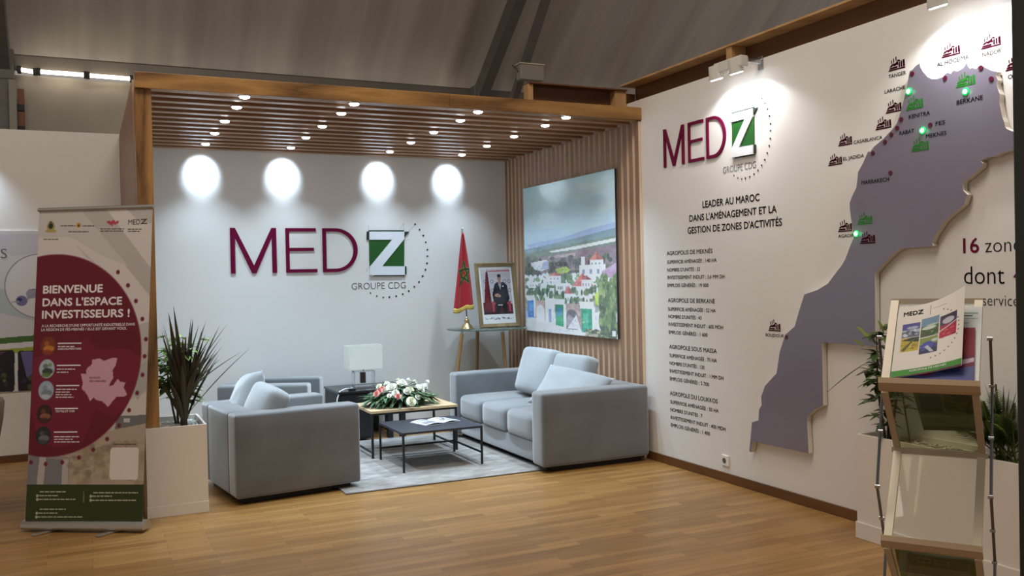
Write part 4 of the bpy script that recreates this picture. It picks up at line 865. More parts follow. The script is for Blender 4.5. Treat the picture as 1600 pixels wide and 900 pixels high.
MB().box((.323, 6.252, 0), (.703, 6.2715, .0748), .002).box((.4135, 6.2716, 0), (.703, 6.33, .0748)).box((.4135, 6.33, 0), (.703, 6.793, .0748), .002).build('plinth', M_plant, t, world=True)
tag(gravel((.43, 6.272), (.685, 6.775), .545, 330, 3).build('gravel', M_peb, t, world=True), kind='stuff')
# dark cordyline
t = thing('cordyline', 'spiky plant with long narrow dark purplish leaves in the left planter', 'plant', (.575, 6.42, .55))
M_cord = mat('cordyline_leaf', (52, 44, 40), .45, var=.5, scale=3, var_col=(84, 84, 46)); rr = random.Random(21); mb = MB()
tips = [(270, 468), (302, 490), (262, 478), (358, 500), (345, 502), (393, 540), (349, 536), (348, 557), (312, 501), (253, 497), (286, 522), (378, 548), (332, 520), (252, 503), (299, 487), (340, 540), (322, 515), (318, 530)]
for px, py in tips:
    p = at('y', 6.42+rr.uniform(-.10, .10), px, py); b = Vector((.575+rr.uniform(-.02, .02), 6.42+rr.uniform(-.02, .02), .60+rr.uniform(0, .16))); d = p-b; l = d.length*1.06
    blade(mb, b, d+Vector((0, 0, .10*l)), l, rr.uniform(.017, .024), .22, 9, .3, belly=.4)
for _ in range(40):
    a = rr.uniform(0, 6.28); e = rr.uniform(.1, .8); b = Vector((.575+.02*math.cos(a), 6.42+.02*math.sin(a), rr.uniform(.58, .76)))
    blade(mb, b, (math.cos(a)*e*.8, math.sin(a)*e*.8, 1), rr.uniform(.3, .62), rr.uniform(.015, .022), rr.uniform(.1, .5), 9, .35, belly=.35)
mb.build('foliage', M_cord, t, world=True)
MB().tube([(.575, 6.42, .545), (.573, 6.42, .66), (.578, 6.42, .78)], [.024, .02, .012], 10).build('stem', mat('cordyline_stem', (70, 56, 44), .8), t, world=True)
# bright leafy shrub behind it
def shrub(name, label, c, base, h, n, leaf_l, leaf_w, m, seed, rx, ry, stems=3, low=.25, xlim=(-9, 9)):
    t = thing(name, label, 'plant', base); rr = random.Random(seed); mb = MB(); st = []
    for k in range(stems):
        a = 6.28*k/stems+rr.random(); top = Vector((base[0]+rx*.5*math.cos(a), base[1]+ry*.5*math.sin(a), base[2]+h*rr.uniform(.82, 1))); b = Vector((base[0]+.015*math.cos(a), base[1]+.015*math.sin(a), base[2]-.01))
        MB().tube([b, (b+top)/2+Vector((.02*math.cos(a), .02*math.sin(a), 0)), top], [.008, .006, .003], 7).build('stem', mat('shrub_stem', (74, 62, 40), .8), t, world=True); st.append((b, top))
    for _ in range(n):
        b, top = st[rr.randrange(stems)]; s = rr.uniform(low, 1); p = b.lerp(top, s); a = rr.uniform(0, 6.28)
        d = Vector((math.cos(a)*rx, math.sin(a)*ry, rr.uniform(-.02, .10))); q = p + d*rr.uniform(.25, .75)
        cnt = rr.randint(3, 5)
        for j in range(cnt):
            aa = a+(j-(cnt-1)/2)*.75+rr.uniform(-.2, .2); blade(mb, q, (math.cos(aa), math.sin(aa), rr.uniform(-.35, .5)), leaf_l*rr.uniform(.7, 1.2), leaf_w*rr.uniform(.8, 1.15), .4, 5, .2, belly=.5)
    for v in mb.b.verts: v.co.x = min(max(v.co.x, xlim[0]), xlim[1])
    mb.build('foliage', m, t, world=True); return t
M_green = mat('bright_leaf', (84, 118, 50), .5, var=.5, scale=6, var_col=(150, 172, 92)); M_dkgreen = mat('glossy_dark_leaf', (38, 58, 28), .4, var=.5, scale=6, var_col=(84, 106, 44))
shrub('leafy_shrub', 'bright green leafy shrub behind the spiky plant in the left planter', None, (.555, 6.60, .545), .60, 80, .105, .024, M_green, 8, .13, .13, 4, .3, (.42, 9))

t = thing('planter', 'long low white planter along the right wall behind the brochure stand', 'planter', (4.0, 3.2, 0))
Z = .585; ya, yb = 1.5, 3.78
mb = MB(); mb.box((3.895, ya, .092), (3.91, yb, Z), .001); mb.box((3.91, yb-.015, .092), (XR-.001, yb, Z), .001); mb.box((3.91, ya, .092), (XR-.001, ya+.015, Z), .001); mb.box((XR-.012, ya+.015, .092), (XR-.001, yb-.015, Z)); mb.build('box', M_plant, t, world=True)
MB().box((3.885, ya-.003, 0), (XR-.001, yb+.004, .0918), .002).build('plinth', M_plant, t, world=True)
tag(gravel((3.91, ya+.015), (XR-.012, yb-.015), .562, 520, 4).build('gravel', mat('grey_pebbles', (190, 182, 170), .7, var=.4, scale=40), t, world=True), kind='stuff')
st = shrub('leafy_shrub', 'tall shrub with dark oval leaves in the right planter, left of the brochure stand', None, (3.99, 3.64, .56), .60, 52, .085, .023, M_dkgreen, 5, .12, .13, 3, .15, (-9, 4.13))
mb = MB()
for px, py in [(1345, 512), (1352, 520), (1372, 508), (1384, 512), (1340, 528), (1360, 524)]:
    p = at('x', 3.98, px, py); blade(mb, p+Vector((.02, -.02, -.05)), (p-Vector((4.0, 3.6, .95))), .10, .018, .3, 5, .2, belly=.5)
mb.build('young_leaves', mat('young_leaf', (112, 122, 44), .45), st, world=True, label='yellow green young leaves')
p0, p1 = at('x', 3.97, 1362, 562), at('x', 3.93, 1292, 613); mb = MB(); blade(mb, p0, (p1-p0)+Vector((0, 0, .035)), (p1-p0).length, .008, .22, 10, .3, belly=.4); mb.tube([p0, (4.0, 3.56, .9), (4.0, 3.5, .57)], .004, 6); mb.build('long_leaf', mat('dry_long_leaf', (84, 62, 46), .6), st, world=True, label='single long brown leaf')
t = thing('palm', 'dense green areca palm in the right planter beside the dark post', 'plant', (4.0, 2.92, .56)); rr = random.Random(4); mb = MB()
for k in range(30):
    a = rr.uniform(0, 6.28); e = rr.uniform(.25, 1.0); b = Vector((4.0+rr.uniform(-.03, .03), 2.92+rr.uniform(-.06, .06), .57)); d = Vector((math.cos(a)*e*.55, math.sin(a)*e, 1.25-.5*e)).normalized(); l = rr.uniform(.26, .42)
    pts = [b+d*l*s+Vector((0, 0, -.16*l*s*s*e*2)) for s in (0, .2, .4, .6, .8, 1)]
    for p in pts: p.x = min(p.x, 4.10)
    mb.tube(pts, [.004, .0035, .003, .0025, .002, .001], 5)
    for i in range(22):
        s = .25+.75*i/21; j = min(4, int(s*5)); p = pts[j].lerp(pts[j+1], s*5-j); tg = (pts[j+1]-pts[j]).normalized(); sd = tg.cross(Vector((0, 0, 1))).normalized()
        for sg in (-1, 1):
            dd = tg*.75+sd*sg*.8+Vector((0, 0, .1)); L_ = .13*math.sin(math.pi*min(.93, .25+s*.65))
            if (p+dd*L_).x > 4.12: dd.x = -abs(dd.x)
            blade(mb, p, dd, L_, .0052, .7, 4, .1, belly=.4)
mb.build('fronds', mat('palm_leaf', (58, 82, 26), .45, var=.5, scale=7, var_col=(112, 128, 48)), t, world=True)
mb = MB()
for px, py in [(1568, 590), (1578, 597), (1535, 585), (1590, 600)]:
    p = at('x', 3.98, px, py); blade(mb, (4.0, 2.95, .62), p-Vector((4.0, 2.95, .62))+Vector((0, 0, .05)), (p-Vector((4.0, 2.95, .62))).length*1.05, .006, .3, 8, .3)
mb.build('thin_leaves', M_cord, t, world=True, label='thin dark grassy leaves')

# ------------------------------------------------------------------ roll-up banner
def banner():
    d = Vector((.8526, -.5225, 0)); n = Vector((-.5225, -.8526, 0)); B0 = Vector((-.388, 6.329, 0))
    base = Plane(B0, d, (0, 0, 1)); bl, br = base.xyz(*base.uv(39.5, 814)), base.xyz(*base.uv(222.5, 815))
    def far(px, py, k): q = base.xyz(*base.uv(px, py)); return EYE+(q-EYE)*k
    tl, tr = far(63, 329, 1.042), far(237, 323, 1.042)
    U = (br-bl).normalized(); Vv = ((tl+tr)/2-(bl+br)/2); Vv = (Vv-U*Vv.dot(U)).normalized()
    P = Plane(bl, U, Vv); W = (br-bl).length; H = (tl-bl).dot(P.V)
    sh = ((tl-bl).dot(P.U)+(tr-br).dot(P.U))/2/H                        # the pole leans sideways a little
    uv = lambda px, py: (lambda a: (a[0]-sh*a[1], a[1]))(P.uv(px, py))
    t = thing('rollup_banner', 'tall roll-up banner BIENVENUE with a crimson disc and green foot at the left', 'roll-up banner', (B0+d*.39))
    k = Ink(W, H, 190, 470, (206, 198, 192))
    def Q(pts, c, a=1): k.poly([uv(*p) for p in pts], c, a)
    def D(px, py, rx, ry, c, a=1):
        u, v = uv(px, py); u1, _ = uv(px+rx, py); _, v1 = uv(px, py-ry); k.ell(u, v, abs(u1-u), abs(v1-v), c, a)
    Q([(60, 325), (240, 318), (240, 600), (60, 610)], (214, 206, 202))
    Q([(128, 330), (165, 325), (240, 425), (240, 470)], (186, 178, 174)); Q([(60, 330), (128, 330), (200, 415), (160, 400), (110, 370), (60, 372)], (200, 193, 190)); Q([(196, 325), (240, 322), (240, 350), (216, 345)], (188, 182, 178)); Q([(115, 378), (150, 412), (135, 402)], (190, 184, 182))
    Q([(180, 520), (240, 500), (232, 640), (150, 700)], (190, 184, 178)); Q([(170, 640), (234, 610), (230, 650), (180, 660)], (206, 200, 194)); Q([(190, 590), (234, 560), (234, 600), (215, 625)], (176, 172, 168)); Q([(182, 650), (232, 648), (230, 678), (178, 680)], (112, 110, 112)); Q([(193, 654), (203, 654), (203, 660), (193, 660)], (196, 192, 190))
    Q([(40, 700), (235, 660), (228, 760), (36, 760)], (176, 160, 142)); Q([(40, 705), (110, 715), (106, 760), (38, 760)], (150, 142, 136))
    Q([(46, 712), (62, 713), (56, 760), (40, 760)], (126, 124, 128)); Q([(72, 716), (98, 718), (96, 760), (68, 760)], (126, 124, 128)); Q([(62, 713), (72, 715), (67, 760), (57, 760)], (186, 176, 168)); Q([(98, 718), (107, 718), (106, 760), (96, 760)], (186, 176, 168))
    ua, va = uv(110, 757); ub, vb = uv(228, 690); k.speck(ua, va, ub, vb, [(150, 130, 104), (186, 168, 144), (130, 118, 98), (168, 150, 124)], 160, .03, .02, .5)
    cu, cv = uv(80, 554); ru = uv(220.5, 554)[0]-cu; rv = uv(80, 396)[1]-cv; rv2 = cv-uv(80, 712)[1]
    m = (((k.u-cu)/ru)**2+((k.v-cv)/((rv+rv2)/2))**2); k.put(np.clip((1-np.sqrt(m))*60+.5, 0, 1), (104, 2, 30))
    disc = np.clip((1-np.sqrt(m))*60+.5, 0, 1); keep = k.c.copy()
    Q([(52, 560), (120, 540), (135, 526), (150, 546), (200, 545), (222, 560), (214, 620), (178, 652), (150, 640), (130, 690), (90, 700), (60, 690), (48, 640)], (128, 28, 56), .6)
    Q([(140, 527), (170, 540), (205, 546), (215, 520), (160, 500)], (96, 2, 26), .6)
    k.c = keep*(1-disc[..., None])+k.c*disc[..., None]
    cz = lambda a, b: (50+a/4.09, 500+b/4.09)
    Q([cz(*p) for p in [(385, 255), (430, 245), (460, 262), (490, 250), (520, 240), (545, 245), (535, 290), (515, 320), (520, 370), (500, 400), (490, 425), (520, 415), (548, 375), (565, 395), (597, 400), (585, 430), (608, 475), (590, 490), (540, 490), (515, 520), (485, 557), (470, 540), (450, 520), (410, 510), (395, 495), (370, 520), (355, 480), (335, 455), (318, 440), (325, 400), (312, 345), (345, 345), (350, 310), (385, 280)]], (210, 160, 176))
    for (x, y), c1, c2, c3 in [((75.2, 540.8), (120, 52, 20), (206, 130, 50), (150, 60, 30)), ((73.2, 576.3), (176, 190, 200), (40, 56, 40), (92, 120, 50)), ((72, 610), (160, 176, 196), (120, 130, 140), (186, 196, 206)), ((69.6, 646.7), (50, 20, 18), (150, 96, 66), (70, 30, 26)), ((67.6, 680.9), (36, 34, 38), (120, 116, 116), (70, 68, 72))]:
        D(x, y, 12, 14.8, c1); D(x+1, y+4, 8.5, 5, c2, .9); D(x-1, y+9.5, 7, 3.6, c3, .9); D(x-2, y-4, 4, 4, c2, .5); D(x+5, y-6, 3, 3, c3, .6)
    for px, py in [(184.4, 425.3), (200, 446), (212.4, 470.4), (222.4, 498.4), (228, 530), (226, 556.6), (222.7, 585.7), (214.3, 614), (201.7, 641), (186, 665), (167.3, 686), (145.7, 702.7), (123.3, 715), (97.3, 722.3), (71.3, 725), (48.3, 722.3)]: D(px, py, 3.0, 3.5, (112, 22, 44))
    Q([(30, 757.5), (230, 757.5), (230, 830), (30, 830)], (44, 56, 12)); Q([(130.3, 767), (131.6, 767), (131.2, 785), (129.9, 785)], (112, 124, 78))
    # coat of arms, ministry crest, red emblem of the header
    D(79.5, 354, 6.2, 7, (168, 146, 84)); D(79.5, 353, 3.6, 4.6, (30, 44, 36)); D(79.5, 347.5, 2.6, 2, (110, 92, 40)); D(76, 361, 5, 2.4, (176, 156, 90)); D(83, 361, 5, 2.4, (176, 156, 90))
    D(123, 352, 3.6, 4, (196, 150, 60)); D(123, 352.5, 1.8, 2.2, (90, 70, 40))
    for x, y, a, b in [(170, 347, 3, 2.2), (173, 349, 3, 2.4), (177, 346.6, 3, 2.6), (180, 349, 2.4, 2), (183.5, 347, 2.2, 2.2), (175.5, 351.4, 1.2, 2)]: D(x, y, a, b, (176, 40, 62), .85)
    # a plain white card where the code is printed
    u0, v0 = uv(171, 750); u1, v1 = uv(217, 699); r = .018
    k.put((((np.abs(k.u-(u0+u1)/2) < (u1-u0)/2) & (np.abs(k.v-(v0+v1)/2) < (v1-v0)/2-r)) | ((np.abs(k.u-(u0+u1)/2) < (u1-u0)/2-r) & (np.abs(k.v-(v0+v1)/2) < (v1-v0)/2))).astype(float), (226, 216, 208))
    for a in (u0+r, u1-r):
        for b in (v0+r, v1-r): k.ell(a, b, r, r, (226, 216, 208))
    S_ = lambda u, v, q=0: P.xyz(u+sh*v, v, q)
    k.sheet('fabric', lambda u, v: S_(u, v), print_mat('banner_print', .5), t, world=True, gain=.95)
    mb = MB(); mb.add([S_(0, 0, -.002), S_(W, 0, -.002), S_(W, H, -.002), S_(0, H, -.002)], [[3, 2, 1, 0]]); mb.build('fabric_back', mat('banner_back', (170, 168, 166), .7), t, world=True)
    # printed words
    M_bw = mat('banner_white_ink', (232, 222, 222), .6); M_bd = mat('banner_dark_ink', (74, 62, 62), .6); M_bm = mat('banner_maroon_ink', (86, 40, 52), .6)
    class Q_:                                                            # the leaning sheet as a writing surface
        def xyz(s, u, v, q=0): return S_(u, v, q)
        def uv(s, px, py): return uv(px, py)
    SP = Q_()
    def words(lines, m, name='text_line'):
        for body, a, b, cap, bold in lines: mb = MB(); write_px(mb, SP, body, a, b, cap, n=.0015, bold=bold); mb.build(name, m, t, world=True)
    words([('BIENVENUE', (67.8, 458.2), (160.2, 456.6), 11.6, .05), ("DANS L'ESPACE", (66.9, 477.9), (190.4, 476.2), 11.6, .05), ('INVESTISSEURS !', (66, 497.4), (202.2, 495), 11.6, .05),
           ("A LA RECHERCHE D'UNE OPPORTUNITÉ INDUSTRIELLE DANS", (65.3, 510.9), (210.9, 509), 4, .03), ('LA RÉGION DE FÈS-MEKNÈS ? ELLE EST DEVANT VOUS.', (64.7, 517), (198, 515.3), 4, .03),
           ('AGROALIMENTAIRE', (90.2, 547), (127, 546.2), 3, .03), ('TEXTILE ET CUIR', (86.5, 644.4), (117, 643.8), 3.2, .03)], M_bw)
    words([('RÉGION', cz(368, 374), cz(435, 373), 2.6, .0), ('FÈS-MEKNÈS', cz(368, 396), cz(472, 395), 2.6, .0)], M_bm)
    words([('MED', (200.5, 351), (219, 350.2), 7.6, .0)], M_bd, 'logo_word')
    mb = MB(); write_px(mb, SP, 'Z', (220, 349.6), (230, 349.2), 7.2, n=.0015, bold=.03, shear=0); mb.build('logo_letter', M_bd, t, world=True)
    # lines of print too small to read: one stroke per word
    def strokes(rows, m, h, seed, name):
        rr = random.Random(seed); mb = MB()
        for (x0, x1, y) in rows:
            x = x0
            while x < x1-1:
                w = min(rr.uniform(3, 9), x1-x); a, b = uv(x, y), uv(x+w, y-.12*w/10); c = uv(x, y-h)[1]-a[1]
                mb.add([S_(a[0], a[1], .0012), S_(b[0], a[1], .0012), S_(b[0], a[1]+c, .0012), S_(a[0], a[1]+c, .0012)], [[0, 1, 2, 3]]); x += w+1.1
        mb.build(name, m, t, world=True)
    strokes([(90.5, 117, 542.3), (89, 117.5, 577.6), (89, 107, 582.4), (88, 120, 609), (87, 109, 613.4), (87, 112, 617.4), (87, 115, 621.4), (84.5, 123.5, 683.2), (84.5, 116, 687.2), (84.5, 124.5, 691.2)], M_bw, 1.5, 3, 'fine_print')
    mb = MB()
    for x0, x1, y in [(90.3, 127.4, 537.6), (89, 126, 572), (88, 124, 603.6), (86, 122, 639.4), (84.4, 121, 676.2)]:
        a, b = uv(x0, y), uv(x1, y-.3); c = uv(x0, y-2)[1]-a[1]; mb.add([S_(a[0], a[1], .0012), S_(b[0], b[1], .0012), S_(b[0], b[1]+c, .0012), S_(a[0], a[1]+c, .0012)], [[0, 1, 2, 3]])
    mb.build('white_rules', M_bw, t, world=True)
    strokes([(62, 103, 769.4), (61, 92, 775.4), (60, 119.5, 781.2), (62, 103, 796.6), (60, 90, 802.6), (59, 129.5, 808.6), (146, 216, 770.8), (143, 175, 776.2), (143, 213, 782.6)], mat('banner_pale_ink', (176, 180, 150), .6), 1.9, 5, 'contact_lines')
    strokes([(68, 91, 374.6), (95, 118, 353.4), (129, 149, 353.6), (107, 139, 362.6), (157, 194, 358.2), (157, 193, 361.6), (200, 223, 358.6), (200, 218, 362), (177, 214, 694.6)], M_bd, 1.1, 9, 'fine_print')
    mb = MB()
    for px, py in [(58.5, 774.6), (58.3, 780.4), (57.6, 801.8), (57, 807.8), (142, 775.4), (141.8, 781.6)]:
        u, v = uv(px, py); mb.add([S_(u+.0085*math.cos(R(a)), v+.0095*math.sin(R(a)), .0012) for a in range(0, 360, 30)], [list(range(12))])
    mb.build('contact_icons', mat('banner_pale_ink', (176, 180, 150), .6), t, world=True)
    # hardware
    a, b = S_(-.006, H+.004), S_(W+.006, H+.002); MB().rod(a, b, .0125, n=14).build('top_rail', M_alu, t, world=True)
    mb = MB(); c0, c1 = B0+d*(-.004)-n*.035, B0+d*.789-n*.035
    prof = [(-.045, .018), (.045, .018), (.052, .03), (.05, .05), (.03, .066), (.0, .07), (-.03, .066), (-.05, .05), (-.052, .03)]
    vs = [c+n*p+Vector((0, 0, z)) for c in (c0, c1) for p, z in prof]; q = len(prof); mb.add(vs, [[i, (i+1) % q, q+(i+1) % q, q+i][::-1] for i in range(q)]+[list(range(q)), list(range(q, 2*q))[::-1]])
    mb.build('cassette', M_alu, t, world=True)
    for s in (.19, .60):
        p = B0+d*s; MB().box((-.018, -.14, 0), (.018, .16, .010), .002).build('foot', M_alu, t).matrix_local = Matrix.Translation(p-t.location-n*.03+Vector((0, 0, .002))) @ Matrix.Rotation(math.atan2(d.y, d.x)-R(24), 4, 'Z')
    p, q = B0+d*.40-n*.06+Vector((0, 0, .06)), S_(W/2, H-.01, -.02); MB().rod(p, q, .008).build('support_pole', M_alu, t, world=True)
banner()

# ------------------------------------------------------------------ printed panel of the neighbouring stand
def left_panel():
    P = Plane((-1.9, YB-.001, .612), (1, 0, 0), (0, 0, 1)); W, H = 1.55, 1.385; t = thing('graphic_panel', 'pale printed wall panel with a circle and green sweep behind the roll-up banner', 'graphic panel', P.O)
    MB().prism([(0, 0), (W, 0), (W, H), (0, H)], P, .0005, .010).build('board', M_white, t, world=True)
    k = Ink(W, H, 340, 300, (204, 202, 206)); uv = P.uv
    def Q(pts, c, a=1): k.poly([uv(*p) for p in pts], c, a)
    Q([(-300, 370), (70, 365), (70, 395), (20, 400), (-20, 385), (-300, 420)], (192, 188, 198), .8); Q([(-300, 400), (-60, 430), (60, 470), (70, 505), (-40, 480), (-300, 470)], (168, 186, 182), .8); Q([(-300, 560), (70, 520), (70, 620), (-300, 640)], (214, 212, 214))
    u, v = uv(65, 447); u1 = uv(7, 447)[0]; r = abs(u-u1); k.ell(u, v, r, r, (120, 124, 132)); k.ell(u, v, r*.975, r*.975, (214, 212, 214)); 
    def band(c0, c1, col):
        top = [(x, c0-22*math.sin(max(0, (x+120)/230)*1.3)) for x in range(-300, 100, 20)]; bot = [(x, c1-20*math.sin(max(0, (x+120)/230)*1.3)) for x in range(90, -310, -20)]; Q(top+bot, col)
    band(542, 550, (70, 106, 48)); band(560, 566, (150, 166, 60))
    uu, vv = uv(34, 470); k.ell(uu, vv, .045, .045, (112, 110, 148)); k.ell(uu-.015, vv+.012, .018, .016, (52, 48, 110)); uu, vv = uv(50, 459); k.ell(uu, vv, .045, .04, (150, 152, 166)); Q([(18, 471), (30, 470), (30, 472), (18, 473)], (150, 152, 160)); Q([(45, 452), (57, 451), (57, 453), (45, 454)], (130, 132, 150)); Q([(40, 466), (62, 450), (62, 458), (42, 470)], (140, 140, 156), .7)
    for x0, x1 in ((-170, -85), (-80, 23), (28, 110)):
        Q([(x0+3, 548), (x1-3, 547), (x1, 551), (x1, 608), (x1-3, 612), (x0+3, 613), (x0, 609), (x0, 551)], (34, 26, 36)); a, b = uv(x0+2, 611), uv(x1-2, 549); w_ = b[0]-a[0]
        k.speck(a[0]+.1*w_, a[1]+.03, b[0]-.1*w_, a[1]+.16, [(70, 84, 50), (104, 112, 70), (60, 44, 66), (40, 50, 36)], 26, .02, .02)
        Q([(x0+4, 549), (x1-12, 549), (x0+14, 590)], (86, 60, 76) if x0 < 0 else (104, 98, 150))
    Q([(17, 618), (28, 613), (40, 616), (38, 619)], (96, 112, 60)); Q([(44, 618), (56, 617), (50, 620)], (96, 112, 60))
    k.sheet('print', lambda u, v: P.xyz(u, v, .0112), print_mat('panel_print', .45), t, world=True)
    mb = MB(); write_px(mb, P, 'S', (1.5, 403.5), (11.3, 403.3), 14.5, n=.013, bold=-.01); mb.build('letter', M_grey, t, world=True)
left_panel()

# chair with gold legs, cut by the left edge of the picture
t = thing('tub_chair', 'taupe tub chair with thin gold legs, cut by the left picture edge', 'chair', (-.83, 6.75, 0)); mb = MB(); n = 28; vs = []
for k, (z, r0) in enumerate(((.44, .27), (.52, .30), (.66, .325), (.77, .335), (.79, .325), (.77, .305), (.66, .29), (.52, .265), (.46, .24))):
    for i in range(n+1):
        a = R(-60)+R(300)*i/n-R(120); lift = 1-.28*(abs(i-n/2)/(n/2))**3; vs.append((r0*math.cos(a), r0*math.sin(a), .44+(z-.44)*lift))
mb.add(vs, [[k*(n+1)+i, k*(n+1)+i+1, (k+1)*(n+1)+i+1, (k+1)*(n+1)+i] for k in range(8) for i in range(n)], 0, True); M_tub = mat('taupe_fabric', (128, 108, 98), .85, sheen=.2)
mb.build('shell', M_tub, t); MB().lathe([(.0, .40), (.20, .40), (.255, .42), (.26, .46), (.22, .485), (.0, .49)], n=30).build('seat', M_tub, t)
M_brass = mat('brass_leg', (176, 132, 60), .3, .9)
for a in (-35, 55, 145, 235): MB().rod((.335*math.cos(R(a)), .335*math.sin(R(a)), 0), (.17*math.cos(R(a)), .17*math.sin(R(a)), .41), .007, .011, 10).build('leg', M_brass, t)

# ------------------------------------------------------------------ folding brochure stand
def stand():
    w = Vector((.56, -.828, 0)).normalized(); bk = Vector((.828, .56, 0)).normalized(); C = Vector((2.115, 1.785, 0)); hw = .125
    t = thing('brochure_stand', 'folding zigzag brochure stand of pale metal with clear acrylic trays', 'brochure stand', C + bk*.12)
    M_st = mat('stand_frame', (226, 214, 190), .38, spec=.5); M_ac = mat('clear_acrylic', (246, 250, 244), .0, trans=.96, ior=1.2, spec=.3); M_rod = mat('stand_linkage', (120, 120, 124), .3, .9)
    def pt(s, b, z): return C+w*s+bk*b+Vector((0, 0, z))
    lips = [1.170, .722, .274]; D = .235
    tops = [(D-.005, 1.404), (D, .945), (D, .497), (D, .06)]
    for i, zl in enumerate(lips):
        b1, z1 = tops[i]                                     # tray leaning back from the lip to its upper edge
        fr = MB()
        for s in (-hw+.011, hw-.011): fr.bar(pt(s, .006, zl+.008), pt(s, b1, z1), .022, .014, up=bk)
        fr.bar(pt(-hw, b1, z1), pt(hw, b1, z1), .014, .016, up=(0, 0, 1)); tr = fr.build('tray', M_st, t, world=True)
        pn = MB(); a, b, c, d_ = pt(-hw+.022, .010, zl+.01), pt(hw-.022, .010, zl+.01), pt(hw-.022, b1, z1-.008), pt(-hw+.022, b1, z1-.008); nn = (b-a).cross(d_-a).normalized()*.002
        pn.add([p-nn for p in (a, b, c, d_)]+[p+nn for p in (a, b, c, d_)], [[3, 2, 1, 0], [4, 5, 6, 7], [0, 1, 5, 4], [1, 2, 6, 5], [2, 3, 7, 6], [3, 0, 4, 7]]); pn.build('acrylic_sheet', M_ac, tr, world=True)
        lp = MB(); lp.box((-.5, -.5, 0), (.5, .5, 1)) if False else None
        A0, A1 = pt(-hw-.004, -.004, zl), pt(hw+.004, -.004, zl); prof = [(.008, -.016), (-.012, -.006), (-.020, .012), (-.014, .026), (-.010, .026), (-.014, .012), (-.007, -.001), (.008, -.009)]
        q = len(prof); vs = [c+bk*p+Vector((0, 0, z)) for c in (A0, A1) for p, z in prof]
        lp.add(vs, [[k, (k+1) % q, q+(k+1) % q, q+k][::-1] for k in range(q)]+[list(range(q)), list(range(q, 2*q))[::-1]]) if lp else None
        mb = MB(); mb.add(vs, [[k, (k+1) % q, q+(k+1) % q, q+k][::-1] for k in range(q)]+[list(range(q)), list(range(q, 2*q))[::-1]]); mb.build('lip', mat('stand_lip', (190, 164, 132), .4), tr, world=True, label='tan front lip')
        b2, z2 = tops[i+1]                                   # panel running down and back to the next tray
        fr = MB()
        for s in (-hw+.009, hw-.009): fr.bar(pt(s, .010, zl-.016), pt(s, b2, z2+.012), .018, .012, up=bk)
        fr.bar(pt(-hw-.006, b2, z2+.004), pt(hw+.006, b2, z2+.004), .020, .016, up=(0, 0, 1)); pr_ = fr.build('strut_panel', mat('stand_strut', (188, 172, 148), .4), t, world=True)
        pn = MB(); a, b, c, d_ = pt(-hw+.018, b2-.004, z2+.012), pt(hw-.018, b2-.004, z2+.012), pt(hw-.018, .014, zl-.016), pt(-hw+.018, .014, zl-.016); nn = (b-a).cross(d_-a).normalized()*.0015
        pn.add([p-nn for p in (a, b, c, d_)]+[p+nn for p in (a, b, c, d_)], [[3, 2, 1, 0], [4, 5, 6, 7], [0, 1, 5, 4], [1, 2, 6, 5], [2, 3, 7, 6], [3, 0, 4, 7]]); pn.build('acrylic_sheet', mat('grey_acrylic', (188, 192, 160), .0, trans=.96, ior=1.2, spec=.4), pr_, world=True)
    for s in (-1, 1):                                        # zigzag linkage at each side
        S0 = s*(hw+.022); zz_ = [(.13, 1.30), (.19, 1.16), (.12, 1.02), (.05, .87), (.12, .76), (.19, .65), (.12, .5), (.05, .4), (.12, .28), (.19, .17), (.12, .05)]
        mb = MB()
        for (a, b), (c, d_) in zip(zz_, zz_[1:]): mb.rod(pt(S0, a, b), pt(S0, c, d_), .0042, n=8)
        o = mb.build('linkage', M_rod, t, world=True); mb = MB()
        for a, b in zz_: mb.rod(pt(S0-s*.008, a, b), pt(S0+s*.006, a, b), .006, n=10)
        mb.build('pivots', M_chrome, o, world=True)
    MB().box((-hw-.02, -.02, .001), (hw+.02, .30, .022), .006).build('base', M_alu, t).matrix_local = Matrix.Translation(C-t.location) @ Matrix.Rotation(math.atan2(w.y, w.x), 4, 'Z')
    MB().rod(pt(0, .235, .02), pt(0, .235, .12), .012).build('base_post', M_alu, t, world=True)
    pm = print_mat('brochure_print', .5, 0, .25)
    # brochures resting in the upper tray
    def tray_plane(i, s0, lift): b1, z1 = tops[i]; return Plane(pt(s0, .006-lift, lips[i]+.012), w, (pt(0, b1, z1)-pt(0, .006, lips[i]+.008)).normalized())
    def brochure(label, k, P, roll, gain=.95, curl=None, shear=1., wide=1.):
        c, s_ = math.cos(R(roll)), math.sin(R(roll)); cf = curl or (lambda u, v: 0.)
        f = lambda u, v: P.xyz(u*wide*c-v*s_*shear, u*wide*s_+v*c, cf(u, v)); o = k.sheet('brochure', f, pm, gain=gain); tag(o, label, 'brochure', 'brochures on the folding stand')
        mb = MB(); n = 12; pts = [P.xyz((k.w*i/n)*wide*c-(k.h*j/n)*s_*shear, (k.w*i/n)*wide*s_+(k.h*j/n)*c, cf(k.w*i/n, k.h*j/n)-.0025) for j in range(n+1) for i in range(n+1)]
        mb.add(pts, [[j*(n+1)+i, (j+1)*(n+1)+i, (j+1)*(n+1)+i+1, j*(n+1)+i+1] for j in range(n) for i in range(n)], 0, True); mb.build('pages', mat('paper_white', (226, 226, 222), .7), o); return o, f
    P = tray_plane(0, -.10, .012)
    k = Ink(.21, .29, 90, 120, (222, 228, 228))
    for y in (.262, .242, .225): k.rect(.02, y, .2, y+.004, (120, 160, 130))
    k.rect(.15, .252, .185, .257, (60, 66, 64)); k.rect(.12, .09, .168, .20, (150, 14, 36)); k.rect(.13, .16, .16, .17, (220, 200, 200)); k.rect(.178, .0, .21, .23, (232, 234, 234))
    brochure('white brochure with green rules and a red block at the back of the upper tray', k, Plane(P.xyz(.015, .0, .0), P.U, P.V), 0)
